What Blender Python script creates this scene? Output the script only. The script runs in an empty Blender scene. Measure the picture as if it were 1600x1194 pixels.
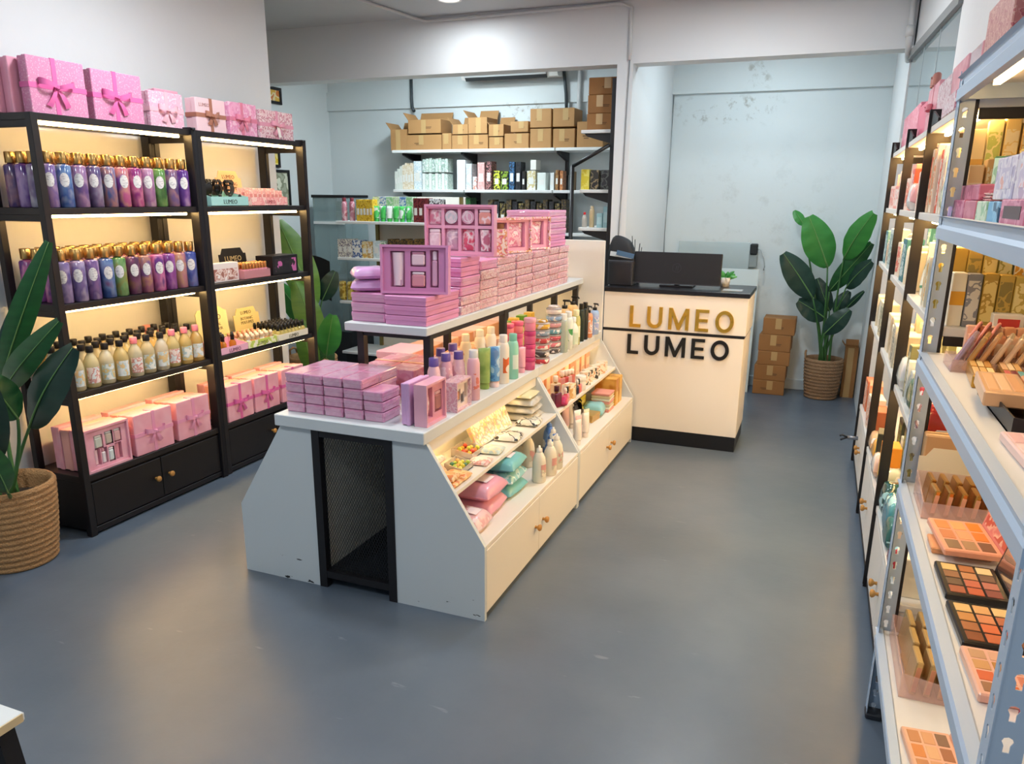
import bpy, math, random
from mathutils import Vector, Matrix
random.seed(7)
SC = bpy.context.scene
COL = SC.collection
# ------------------------------------------------------------------ camera
F, YAW, PIT, ROL, CX, CY, CAMH = 1196.967, -0.375378, 0.267770, -0.0085454, 800.0, 637.394, 1.6
_fw = Vector((math.sin(YAW)*math.cos(PIT), math.cos(YAW)*math.cos(PIT), -math.sin(PIT)))
_rt = Vector((math.cos(YAW), -math.sin(YAW), 0.0))
_dn = _fw.cross(_rt)
RT = math.cos(ROL)*_rt + math.sin(ROL)*_dn
DN = -math.sin(ROL)*_rt + math.cos(ROL)*_dn
cam_d = bpy.data.cameras.new('camera')
cam = bpy.data.objects.new('camera', cam_d)
COL.objects.link(cam)
cam.matrix_world = Matrix(((RT.x, -DN.x, -_fw.x, 0), (RT.y, -DN.y, -_fw.y, 0), (RT.z, -DN.z, -_fw.z, CAMH), (0, 0, 0, 1)))
cam_d.sensor_fit = 'HORIZONTAL'
cam_d.sensor_width = 36.0
cam_d.lens = F*36.0/1600.0
cam_d.shift_y = (CY-597.0)/1600.0
cam_d.clip_start = 0.05
SC.camera = cam
def at(u, v, **k):
    """world point where the photograph's pixel (u, v) meets the plane x=, y= or z="""
    d = RT*((u-CX)/F) + DN*((v-CY)/F) + _fw
    (a, val), = k.items()
    i = 'xyz'.index(a)
    o = Vector((0, 0, CAMH))
    return o + d*((val-o[i])/d[i])
# ------------------------------------------------------------------ world, exposure
w = bpy.data.worlds.new('daylight')
SC.world = w
w.use_nodes = True
w.node_tree.nodes['Background'].inputs[0].default_value = (0.66, 0.82, 1.0, 1)
w.node_tree.nodes['Background'].inputs[1].default_value = 0.48
SC.view_settings.view_transform = 'Standard'
SC.view_settings.look = 'None'
SC.view_settings.exposure = 0.0
SC.view_settings.gamma = 1.0
SC.view_settings.use_curve_mapping = False
CEIL = 2.87
def area_light(name, loc, sx, sy, power, col, rot=(0, 0, 0)):
    d = bpy.data.lights.new(name, 'AREA')
    d.shape = 'RECTANGLE'; d.size = sx; d.size_y = sy; d.energy = power; d.color = col
    o = bpy.data.objects.new(name, d); COL.objects.link(o)
    o.location = loc; o.rotation_euler = rot
    return o
COOL = (0.80, 0.93, 1.0)
NEUT = (0.90, 0.96, 1.0)
CEILING_LIGHTS = [(-2.46, 5.05, 9, NEUT), (-0.55, 4.45, 27, NEUT), (-2.46, 2.9, 29, NEUT), (-0.75, 2.4, 16, NEUT), (-2.46, 0.3, 22, NEUT), (-0.75, 0.0, 16, NEUT)]
BACK_LIGHTS = [(-3.0, 5.9, 36, COOL), (-0.5, 6.1, 14, COOL)]
for i, (x, y, p, c) in enumerate(CEILING_LIGHTS + BACK_LIGHTS):
    area_light('ceiling_lamp_light', (x, y, CEIL-0.04), 0.30, 0.30, p, c)
# ------------------------------------------------------------------ materials
def lin(c):
    return c/12.92 if c <= 0.04045 else ((c+0.055)/1.055)**2.4
def rgb(h):
    h = h.lstrip('#')
    return tuple(lin(int(h[i:i+2], 16)/255) for i in (0, 2, 4)) + (1.0,)
MATS = {}
def M(h, rough=0.5, metal=0.0, trans=0.0, emit=0.0, coat=0.0, bump=0.0, bscale=60, var=0.0, vscale=6.0, ior=1.45, alpha=1.0):
    key = (h, rough, metal, trans, emit, coat, bump, bscale, var, vscale, alpha)
    if key in MATS:
        return MATS[key]
    m = bpy.data.materials.new('mat_%03d' % len(MATS)); m.use_nodes = True
    nt = m.node_tree; b = nt.nodes['Principled BSDF']
    c = rgb(h)
    b.inputs['Base Color'].default_value = c
    b.inputs['Roughness'].default_value = rough
    b.inputs['Metallic'].default_value = metal
    b.inputs['IOR'].default_value = ior
    if alpha < 1: b.inputs['Alpha'].default_value = alpha
    if trans: b.inputs['Transmission Weight'].default_value = trans
    if coat:
        b.inputs['Coat Weight'].default_value = coat; b.inputs['Coat Roughness'].default_value = 0.06
    if emit:
        b.inputs['Emission Color'].default_value = c; b.inputs['Emission Strength'].default_value = emit
    if var or bump:
        tc = nt.nodes.new('ShaderNodeTexCoord')
        if var:
            n = nt.nodes.new('ShaderNodeTexNoise'); n.inputs['Scale'].default_value = vscale; n.inputs['Detail'].default_value = 5
            nt.links.new(tc.outputs['Object'], n.inputs['Vector'])
            mx = nt.nodes.new('ShaderNodeMix'); mx.data_type = 'RGBA'
            mx.inputs['A'].default_value = tuple(x*(1-var) for x in c[:3])+(1,)
            mx.inputs['B'].default_value = tuple(min(1, x*(1+var)) for x in c[:3])+(1,)
            nt.links.new(n.outputs['Fac'], mx.inputs['Factor']); nt.links.new(mx.outputs['Result'], b.inputs['Base Color'])
        if bump:
            n2 = nt.nodes.new('ShaderNodeTexNoise'); n2.inputs['Scale'].default_value = bscale
            nt.links.new(tc.outputs['Object'], n2.inputs['Vector'])
            bp = nt.nodes.new('ShaderNodeBump'); bp.inputs['Strength'].default_value = bump; bp.inputs['Distance'].default_value = 0.01
            nt.links.new(n2.outputs['Fac'], bp.inputs['Height']); nt.links.new(bp.outputs['Normal'], b.inputs['Normal'])
    MATS[key] = m
    return m
def PR(cols, scale=30.0, rough=0.35, kind='noise', coat=0.0, stretch=(1, 1, 1), interp='CONSTANT', metal=0.0, trans=0.0):
    """printed packaging: flat patches of the given colours, different on every box"""
    key = ('P', tuple(cols), scale, rough, kind, coat, stretch, interp, trans)
    if key in MATS:
        return MATS[key]
    m = bpy.data.materials.new('print_%03d' % len(MATS)); m.use_nodes = True
    nt = m.node_tree; b = nt.nodes['Principled BSDF']
    b.inputs['Roughness'].default_value = rough; b.inputs['Metallic'].default_value = metal
    if trans: b.inputs['Transmission Weight'].default_value = trans
    if coat:
        b.inputs['Coat Weight'].default_value = coat; b.inputs['Coat Roughness'].default_value = 0.08
    tc = nt.nodes.new('ShaderNodeTexCoord'); oi = nt.nodes.new('ShaderNodeObjectInfo')
    mp = nt.nodes.new('ShaderNodeMapping'); mp.inputs['Scale'].default_value = stretch
    ml = nt.nodes.new('ShaderNodeMath'); ml.operation = 'MULTIPLY'; ml.inputs[1].default_value = 17.0
    nt.links.new(oi.outputs['Random'], ml.inputs[0]); nt.links.new(ml.outputs[0], mp.inputs['Location'])
    nt.links.new(tc.outputs['Object'], mp.inputs['Vector'])
    if kind == 'voronoi':
        t = nt.nodes.new('ShaderNodeTexVoronoi'); t.inputs['Scale'].default_value = scale; out = t.outputs['Distance']
    elif kind == 'wave':
        t = nt.nodes.new('ShaderNodeTexWave'); t.inputs['Scale'].default_value = scale; t.inputs['Distortion'].default_value = 6; t.inputs['Detail Scale'].default_value = 1.5; out = t.outputs['Fac']
    elif kind == 'cells':
        t = nt.nodes.new('ShaderNodeTexVoronoi'); t.inputs['Scale'].default_value = scale
        sp = nt.nodes.new('ShaderNodeSeparateColor'); nt.links.new(t.outputs['Color'], sp.inputs[0]); out = sp.outputs[0]
    else:
        t = nt.nodes.new('ShaderNodeTexNoise'); t.inputs['Scale'].default_value = scale; t.inputs['Detail'].default_value = 2; out = t.outputs['Fac']
    nt.links.new(mp.outputs['Vector'], t.inputs['Vector'])
    cr = nt.nodes.new('ShaderNodeValToRGB'); cr.color_ramp.interpolation = interp
    els = cr.color_ramp.elements
    n = len(cols)
    lo, hi = (0.36, 0.64) if kind == 'noise' else (0.0, 0.62 if kind == 'voronoi' else 1.0)
    while len(els) < n: els.new(0.5)
    for i, c in enumerate(cols):
        els[i].position = lo + (hi-lo)*i/(n if interp == 'CONSTANT' else max(1, n-1)); els[i].color = rgb(c)
    nt.links.new(out, cr.inputs['Fac']); nt.links.new(cr.outputs['Color'], b.inputs['Base Color'])
    MATS[key] = m
    return m
# ------------------------------------------------------------------ mesh building
class MB:
    def __init__(s): s.v = []; s.f = []; s.sm = []
    def add(s, vs, fs, smooth=False):
        o = len(s.v); s.v += [tuple(p) for p in vs]; s.f += [tuple(i+o for i in f) for f in fs]; s.sm += [smooth]*len(fs); return s
    def box(s, x0, x1, y0, y1, z0, z1):
        return s.add([(x0,y0,z0),(x1,y0,z0),(x1,y1,z0),(x0,y1,z0),(x0,y0,z1),(x1,y0,z1),(x1,y1,z1),(x0,y1,z1)],
                     [(3,2,1,0),(4,5,6,7),(0,1,5,4),(1,2,6,5),(2,3,7,6),(3,0,4,7)])
    def cham(s, x0, x1, y0, y1, z0, z1, c=0.004):
        c = min(c, (x1-x0)*.3, (y1-y0)*.3, (z1-z0)*.3)
        X, Y, Z = (x0, x1), (y0, y1), (z0, z1); vs = []; idx = {}
        for i in (0, 1):
            for j in (0, 1):
                for k in (0, 1):
                    sx, sy, sz = (1-2*i)*c, (1-2*j)*c, (1-2*k)*c
                    for a, p in enumerate(((X[i], Y[j]+sy, Z[k]+sz), (X[i]+sx, Y[j], Z[k]+sz), (X[i]+sx, Y[j]+sy, Z[k]))):
                        idx[i, j, k, a] = len(vs); vs.append(p)
        fs = []
        def q(*ks): fs.append([idx[k] for k in ks])
        for i in (0, 1): q((i,0,0,0),(i,1,0,0),(i,1,1,0),(i,0,1,0)); q((0,i,0,1),(1,i,0,1),(1,i,1,1),(0,i,1,1)); q((0,0,i,2),(1,0,i,2),(1,1,i,2),(0,1,i,2))
        for i in (0, 1):
            for j in (0, 1):
                q((i,j,0,0),(i,j,1,0),(i,j,1,1),(i,j,0,1)); q((i,0,j,0),(i,1,j,0),(i,1,j,2),(i,0,j,2)); q((0,i,j,1),(1,i,j,1),(1,i,j,2),(0,i,j,2))
                for k in (0, 1): q((i,j,k,0),(i,j,k,1),(i,j,k,2))
        ce = Vector(((x0+x1)/2, (y0+y1)/2, (z0+z1)/2)); out = []
        for f in fs:
            ps = [Vector(vs[t]) for t in f]; nrm = (ps[1]-ps[0]).cross(ps[2]-ps[0]); m = sum(ps, Vector())/len(ps)-ce
            out.append(f if nrm.dot(m) > 0 else f[::-1])
        return s.add(vs, out)
    def lathe(s, prof, n=14, cx=0.0, cy=0.0, sx=1.0, sy=1.0, smooth=True, caps=True):
        vs = []; fs = []
        for r, z in prof:
            for k in range(n):
                a = 2*math.pi*k/n; vs.append((cx+r*sx*math.cos(a), cy+r*sy*math.sin(a), z))
        for j in range(len(prof)-1):
            for k in range(n):
                fs.append((j*n+k, j*n+(k+1) % n, (j+1)*n+(k+1) % n, (j+1)*n+k))
        s.add(vs, fs, smooth)
        if caps:
            o = len(s.v)-len(vs); L = len(prof)-1
            s.f.append(tuple(o+k for k in range(n))[::-1]); s.f.append(tuple(o+L*n+k for k in range(n))); s.sm += [False, False]
        return s
    def tube(s, pts, r, n=8, r2=None, smooth=True):
        P = [Vector(p) for p in pts]; vs = []; fs = []
        for i, p in enumerate(P):
            t = (P[min(i+1, len(P)-1)]-P[max(i-1, 0)]).normalized()
            a = t.cross(Vector((0, 0, 1)))
            if a.length < 1e-3: a = t.cross(Vector((1, 0, 0)))
            a.normalize(); b = t.cross(a)
            rr = r if r2 is None else r+(r2-r)*i/(len(P)-1)
            for k in range(n):
                th = 2*math.pi*k/n; vs.append(p+a*rr*math.cos(th)+b*rr*math.sin(th))
        for j in range(len(P)-1):
            for k in range(n): fs.append((j*n+k, j*n+(k+1) % n, (j+1)*n+(k+1) % n, (j+1)*n+k))
        s.add(vs, fs, smooth)
        o = len(s.v)-len(vs)
        s.f.append(tuple(o+k for k in range(n))[::-1]); s.f.append(tuple(o+(len(P)-1)*n+k for k in range(n))); s.sm += [False, False]
        return s
    def prism(s, poly, ax, a0, a1):
        n = len(poly)
        def pt(p, a): return {'x': (a, p[0], p[1]), 'y': (p[0], a, p[1]), 'z': (p[0], p[1], a)}[ax]
        vs = [pt(p, a0) for p in poly]+[pt(p, a1) for p in poly]
        fs = [tuple(range(n))[::-1], tuple(range(n, 2*n))]+[(i, (i+1) % n, n+(i+1) % n, n+i) for i in range(n)]
        return s.add(vs, fs)
    def grid(s, fn, nu, nv, smooth=True):
        vs = [fn(i/nu, j/nv) for j in range(nv+1) for i in range(nu+1)]
        fs = [(j*(nu+1)+i, j*(nu+1)+i+1, (j+1)*(nu+1)+i+1, (j+1)*(nu+1)+i) for j in range(nv) for i in range(nu)]
        return s.add(vs, fs, smooth)
    def mesh(s, name='m', fix=True):
        me = bpy.data.meshes.new(name); me.from_pydata(s.v, [], s.f)
        me.polygons.foreach_set('use_smooth', s.sm)
        if fix:
            import bmesh
            bm = bmesh.new(); bm.from_mesh(me); bmesh.ops.recalc_face_normals(bm, faces=bm.faces); bm.to_mesh(me); bm.free()
        me.materials.append(None)
        return me
def bmx(*a): return MB().box(*a).mesh()
def cmx(x0, x1, y0, y1, z0, z1, c=0.004): return MB().cham(x0, x1, y0, y1, z0, z1, c).mesh()
def link(name, me, mat, parent=None, loc=None, rot=None):
    o = bpy.data.objects.new(name, me); COL.objects.link(o)
    if me is not None and mat is not None:
        o.material_slots[0].link = 'OBJECT'; o.material_slots[0].material = mat
    if parent is not None: o.parent = parent
    if loc is not None: o.location = loc
    if rot is not None: o.rotation_euler = rot
    return o
def tag(o, label, cat, group=None):
    o['label'] = label; o['category'] = cat
    if group: o['group'] = group
    return o
def thing(name, label, cat, loc=(0, 0, 0), rz=0.0, group=None, rot=None):
    o = bpy.data.objects.new(name, None); COL.objects.link(o); o.empty_display_size = 0.05
    o.location = loc; o.rotation_euler = rot if rot else (0, 0, rz)
    return tag(o, label, cat, group)
def struct(name, me, mat, parent=None):
    o = link(name, me, mat, parent)
    if parent is None: o['kind'] = 'structure'
    return o
CACHE = {}
def cached(key, fn):
    if key not in CACHE: CACHE[key] = fn()
    return CACHE[key]
def boxc(dx, dy, dz, c=0.003, z0=0.0, y0=0.0, x0=0.0):
    """chamfered box mesh centred on x0, y0, standing on z0, shared between alike pieces"""
    k = ('bc', round(dx, 4), round(dy, 4), round(dz, 4), c, round(z0, 4), round(y0, 4), round(x0, 4))
    return cached(k, lambda: cmx(x0-dx/2, x0+dx/2, y0-dy/2, y0+dy/2, z0, z0+dz, c))
def textmesh(s, size, ext=0.0008, off=0.0):
    def mk():
        cu = bpy.data.curves.new('t', 'FONT'); cu.body = s; cu.size = size; cu.extrude = ext; cu.offset = off
        cu.align_x = 'CENTER'; cu.align_y = 'CENTER'; cu.resolution_u = 2
        o = bpy.data.objects.new('t', cu); COL.objects.link(o)
        me = bpy.data.meshes.new_from_object(o)
        bpy.data.objects.remove(o); bpy.data.curves.remove(cu)
        me.materials.clear(); me.materials.append(None)
        return me
    return cached(('txt', s, size, ext, off), mk)
ORD = ['first', 'second', 'third', 'fourth', 'fifth', 'sixth', 'seventh', 'eighth', 'ninth', 'tenth', 'eleventh', 'twelfth', 'thirteenth', 'fourteenth', 'fifteenth', 'sixteenth', 'seventeenth', 'eighteenth']
BLACK = M('#17161a', 0.45)
WHITE = M('#e9e9e6', 0.4)
KNOBW = M('#c08a45', 0.45)
LED = M('#ffcf85', 0.4, emit=62.0)
LEDI = M('#ffd79a', 0.4, emit=10.5)
LEDS = M('#ffd08a', 0.4, emit=16.0)
# ================================================================== the room
def wallmat(h, stain=None):
    m = bpy.data.materials.new('wall_paint'); m.use_nodes = True
    nt = m.node_tree; b = nt.nodes['Principled BSDF']; b.inputs['Roughness'].default_value = 0.62
    tc = nt.nodes.new('ShaderNodeTexCoord')
    n = nt.nodes.new('ShaderNodeTexNoise'); n.inputs['Scale'].default_value = 1.6; n.inputs['Detail'].default_value = 8
    nt.links.new(tc.outputs['Object'], n.inputs['Vector'])
    mx = nt.nodes.new('ShaderNodeMix'); mx.data_type = 'RGBA'
    c = rgb(h)
    mx.inputs['A'].default_value = tuple(x*0.95 for x in c[:3])+(1,); mx.inputs['B'].default_value = tuple(min(1, x*1.04) for x in c[:3])+(1,)
    nt.links.new(n.outputs['Fac'], mx.inputs['Factor']); out = mx.outputs['Result']
    for (x0, x1, z0, z1, amt, sc) in (stain or []):
        # peeling damp patches: a noise mask inside a soft rectangle of wall
        sp = nt.nodes.new('ShaderNodeSeparateXYZ'); nt.links.new(tc.outputs['Object'], sp.inputs[0])
        def band(sock, a, bb, soft):
            m1 = nt.nodes.new('ShaderNodeMapRange'); m1.inputs['From Min'].default_value = a; m1.inputs['From Max'].default_value = a+soft
            m2 = nt.nodes.new('ShaderNodeMapRange'); m2.inputs['From Min'].default_value = bb; m2.inputs['From Max'].default_value = bb-soft
            for q in (m1, m2): nt.links.new(sock, q.inputs['Value'])
            mu = nt.nodes.new('ShaderNodeMath'); mu.operation = 'MULTIPLY'; nt.links.new(m1.outputs[0], mu.inputs[0]); nt.links.new(m2.outputs[0], mu.inputs[1]); return mu.outputs[0]
        mu = nt.nodes.new('ShaderNodeMath'); mu.operation = 'MULTIPLY'
        nt.links.new(band(sp.outputs['X'], x0, x1, (x1-x0)*.25), mu.inputs[0]); nt.links.new(band(sp.outputs['Z'], z0, z1, (z1-z0)*.3), mu.inputs[1])
        ns = nt.nodes.new('ShaderNodeTexNoise'); ns.inputs['Scale'].default_value = sc; ns.inputs['Detail'].default_value = 9; ns.inputs['Roughness'].default_value = 0.72
        nt.links.new(tc.outputs['Object'], ns.inputs['Vector'])
        mr = nt.nodes.new('ShaderNodeMapRange'); mr.inputs['From Min'].default_value = 0.53; mr.inputs['From Max'].default_value = 0.64
        nt.links.new(ns.outputs['Fac'], mr.inputs['Value'])
        m3 = nt.nodes.new('ShaderNodeMath'); m3.operation = 'MULTIPLY'; nt.links.new(mu.outputs[0], m3.inputs[0]); nt.links.new(mr.outputs[0], m3.inputs[1])
        m4 = nt.nodes.new('ShaderNodeMath'); m4.operation = 'MULTIPLY'; m4.inputs[1].default_value = amt; nt.links.new(m3.outputs[0], m4.inputs[0])
        mm = nt.nodes.new('ShaderNodeMix'); mm.data_type = 'RGBA'; nt.links.new(m4.outputs[0], mm.inputs['Factor']); nt.links.new(out, mm.inputs['A'])
        mm.inputs['B'].default_value = rgb('#8f8d80'); out = mm.outputs['Result']
    nt.links.new(out, b.inputs['Base Color'])
    bp = nt.nodes.new('ShaderNodeBump'); bp.inputs['Strength'].default_value = 0.12; bp.inputs['Distance'].default_value = 0.01
    n3 = nt.nodes.new('ShaderNodeTexNoise'); n3.inputs['Scale'].default_value = 18; n3.inputs['Detail'].default_value = 6
    nt.links.new(tc.outputs['Object'], n3.inputs['Vector']); nt.links.new(n3.outputs['Fac'], bp.inputs['Height']); nt.links.new(bp.outputs['Normal'], b.inputs['Normal'])
    return m
WP = wallmat('#dcdfe0')
WB = wallmat('#d9e1e2', [(-1.35, -0.35, 2.18, 2.46, .8, 9), (-0.75, -0.5, 2.44, 2.72, .6, 12), (-2.95, -2.45, 2.28, 2.46, .9, 14), (-2.3, -1.5, 2.1, 2.42, .5, 14), (-1.3, 0.3, 0.2, 2.2, .16, 7)])
def floor_mat():
    m = bpy.data.materials.new('floor_epoxy'); m.use_nodes = True
    nt = m.node_tree; b = nt.nodes['Principled BSDF']; tc = nt.nodes.new('ShaderNodeTexCoord')
    def noise(sc, det, ro=.6):
        n = nt.nodes.new('ShaderNodeTexNoise'); n.inputs['Scale'].default_value = sc; n.inputs['Detail'].default_value = det; n.inputs['Roughness'].default_value = ro
        nt.links.new(tc.outputs['Object'], n.inputs['Vector']); return n.outputs['Fac']
    cr = nt.nodes.new('ShaderNodeValToRGB'); e = cr.color_ramp.elements
    e[0].position = .3; e[0].color = rgb('#515e6d'); e[1].position = .72; e[1].color = rgb('#636e7a')
    nt.links.new(noise(1.3, 6), cr.inputs['Fac'])
    # scuffs
    mr = nt.nodes.new('ShaderNodeMapRange'); mr.inputs['From Min'].default_value = .70; mr.inputs['From Max'].default_value = .76; mr.inputs['To Max'].default_value = .5
    mp = nt.nodes.new('ShaderNodeMapping'); mp.inputs['Scale'].default_value = (3, 14, 1); mp.inputs['Rotation'].default_value = (0, 0, .6)
    ns = nt.nodes.new('ShaderNodeTexNoise'); ns.inputs['Scale'].default_value = 2.2; ns.inputs['Detail'].default_value = 4
    nt.links.new(tc.outputs['Object'], mp.inputs['Vector']); nt.links.new(mp.outputs['Vector'], ns.inputs['Vector']); nt.links.new(ns.outputs['Fac'], mr.inputs['Value'])
    mx = nt.nodes.new('ShaderNodeMix'); mx.data_type = 'RGBA'; mx.inputs['B'].default_value = rgb('#8c9298')
    nt.links.new(mr.outputs[0], mx.inputs['Factor']); nt.links.new(cr.outputs['Color'], mx.inputs['A']); nt.links.new(mx.outputs['Result'], b.inputs['Base Color'])
    r2 = nt.nodes.new('ShaderNodeMapRange'); r2.inputs['To Min'].default_value = .24; r2.inputs['To Max'].default_value = .40
    nt.links.new(noise(4, 6), r2.inputs['Value']); nt.links.new(r2.outputs[0], b.inputs['Roughness'])
    bp = nt.nodes.new('ShaderNodeBump'); bp.inputs['Strength'].default_value = .06; bp.inputs['Distance'].default_value = .02
    nt.links.new(noise(9, 5), bp.inputs['Height']); nt.links.new(bp.outputs['Normal'], b.inputs['Normal'])
    return m
YB = 5.5      # the beam that separates the shop floor from the rooms behind
XP = -1.31    # partition between the back room and the alcove
struct('floor', bmx(-5.0, 1.2, -3.0, 7.2, -0.1, 0.0), floor_mat())
struct('ceiling', bmx(-5.0, 1.2, -3.0, 7.2, CEIL, CEIL+0.1), wallmat('#c3c6c8'))
struct('wall_left', bmx(-3.7, -3.5, -3.0, 4.47, 0, CEIL), WP)
struct('wall_back', bmx(-5.0, 0.62, 7.0, 7.2, 0, CEIL), WB)
struct('wall_back_left', bmx(-5.0, -4.78, 4.0, 7.0, 0, CEIL), WB)
struct('wall_back_room_front', bmx(-5.0, -3.7, 3.9, 4.0, 0, CEIL), WB)
struct('wall_beam', bmx(-4.78, 0.385, YB, YB+0.16, 2.48, CEIL), WP)
struct('wall_partition', MB().box(XP-0.11, XP, YB, 7.0, 0, 2.48).box(XP-0.11, XP, YB+0.16, 7.0, 2.48, CEIL).mesh(), WP)
struct('wall_alcove_right', bmx(0.385, 0.62, 5.65, 7.0, 0, CEIL), WP)
struct('wall_right', bmx(0.64, 0.85, -3.0, 5.65, 0, 1.98), WP)
struct('wall_right_upper', MB().box(0.46, 0.85, -3.0, 4.15, 1.98, CEIL).prism([(0.46, 4.15), (0.85, 4.15), (0.85, 5.65), (0.385, 5.65)], 'z', 2.47, CEIL).mesh(), WP)
# ledges high on the back wall
struct('trim_1', bmx(-4.78, XP-0.11, 6.975, 7.0, 2.425, 2.60), WB)
struct('trim_2', MB().box(XP, 0.385, 6.97, 7.0, 2.455, 2.87).mesh(), WB)
struct('baseboard_alcove', cmx(XP, 0.385, 6.97, 7.0, 0, 0.09), M('#c9d2d4', .5))
# glazed panel over the right rack
gl = M('#7d8f94', 0.04, trans=0.0, coat=0.6)
gz = struct('window_1', MB().prism([(0.368, 5.62), (0.440, 4.13), (0.50, 4.13), (0.435, 5.62)], 'z', 2.43, 2.475).mesh(), M('#8b8f90', .4))
def gpt(t, off=0.0): return (0.392+(0.460-0.392)*t+off, 5.63+(4.15-5.63)*t)
for i in range(3):
    a, b = gpt(i/3+.004), gpt((i+1)/3-.004)
    link('pane', MB().prism([a, b, (b[0]+.006, b[1]), (a[0]+.006, a[1])], 'z', 1.98, 2.445).mesh(), gl, gz)
for i in range(2):
    c = gpt((i+1)/3)
    link('pane_joint', bmx(c[0]-.002, c[0]+.008, c[1]-.006, c[1]+.006, 1.98, 2.445), M('#a9b3b5', .3), gz)
link('glass_back', MB().prism([gpt(0, .03), gpt(1, .03), gpt(1, .10), gpt(0, .10)], 'z', 1.98, 2.445).mesh(), M('#6f7d80', .5), gz)
# ceiling lamps
for i, (x, y, p, c) in enumerate(CEILING_LIGHTS + BACK_LIGHTS):
    wh = ['by the beam above the island', 'over the sales desk', 'above the left rack', 'above the right aisle', 'near the shop front on the left', 'near the shop front on the right', 'in the back store room', 'in the alcove'][i]
    t = thing('ceiling_lamp', 'round white recessed ceiling lamp '+wh, 'lamp', (x, y, CEIL), group='recessed ceiling lamps')
    link('trim_ring', cached('dlr', lambda: MB().lathe([(0.085, 0), (0.085, -0.012), (0.07, -0.016), (0.066, -0.004)], 24, caps=False).mesh()), WHITE, t)
    link('diffuser', cached('dld', lambda: MB().lathe([(0.066, -0.003), (0.066, -0.006)], 24).mesh()), M('#ffffff', .5, emit=6.0), t)
# surface conduits: along the beam and down the partition, and in the right corner
wc = M('#d4d6d6', .45)
def pipe(name, pts, r, label, cat='conduit', mat=wc):
    return tag(link(name, MB().tube(pts, r, 8).mesh(), mat), label, cat)
pipe('conduit', [(-3.05, 4.6, CEIL-.012), (-2.92, YB-.012, CEIL-.015), (-2.85, YB-.014, CEIL-.03), (-1.40, YB-.014, CEIL-.02), (-1.335, YB-.014, CEIL-.05), (-1.333, YB-.014, 2.5)], .011, 'thin white conduit running along the beam top and turning down')
pipe('wire', [(-1.333, YB-.01, 2.5), (-1.34, YB-.008, 2.2), (-1.345, YB-.008, 1.8), (-1.36, YB-.008, 1.3), (-1.365, YB-.008, 1.0)], .004, 'thin grey wire hanging down the edge of the white partition', 'wire', M('#8a8d8f', .5))
p0 = thing('drain_pipe', 'white drain pipe with elbow in the corner above the right rack', 'pipe', (0, 0, 0))
link('pipe', MB().tube([(0.352, YB-.03, CEIL), (0.352, YB-.03, 2.54), (0.36, YB+.02, 2.47), (0.375, YB+.17, 2.44)], .019, 12).mesh(), wc, p0)
link('collar', MB().lathe([(0.024, 2.54), (0.024, 2.60)], 12, 0.352, YB-.03).mesh(), wc, p0)
pipe('wire', [(-1.30, 6.985, 2.45), (-1.30, 6.985, 1.7), (-1.31, 6.985, 1.3), (-1.30, 6.985, 0.9)], .004, 'thin grey wire running down the alcove corner', 'wire', M('#8a8d8f', .5))
pipe('hose', [(-3.80, 6.95, 2.72), (-3.80, 6.95, 2.5), (-3.79, 6.94, 2.43), (-3.76, 6.92, 2.39)], .016, 'short black hose hanging down the back wall above cartons', 'hose', M('#3c4448', .5))
pipe('hose', [(-2.27, 6.94, 2.70), (-2.262, 6.94, 2.62), (-2.25, 6.95, 2.5), (-2.24, 6.96, 2.3)], .015, 'curved dark hose dropping from the air conditioner', 'hose', M('#3c4448', .5))
pipe('conduit', [(-2.13, 6.96, 2.80), (-2.13, 6.96, 2.1)], .02, 'white vertical conduit on the back wall right of the air conditioner')
# air conditioner
t = thing('air_conditioner', 'white split air conditioner high on the back wall', 'air conditioner', (-2.74, 6.97, 2.625))
link('body', MB().prism([(0, .01), (-.16, 0), (-.21, .06), (-.21, .20), (-.17, .235), (0, .235)], 'x', -.46, .46).mesh(), WHITE, t)
link('vent_flap', MB().prism([(-.155, -.004), (-.21, .05), (-.215, .045), (-.16, -.012)], 'x', -.42, .36).mesh(), M('#34393c', .5), t)
link('louver', MB().prism([(-.19, .02), (-.222, .05), (-.225, .045), (-.195, .014)], 'x', -.42, .36).mesh(), M('#cfd5d6', .4), t)
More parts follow.
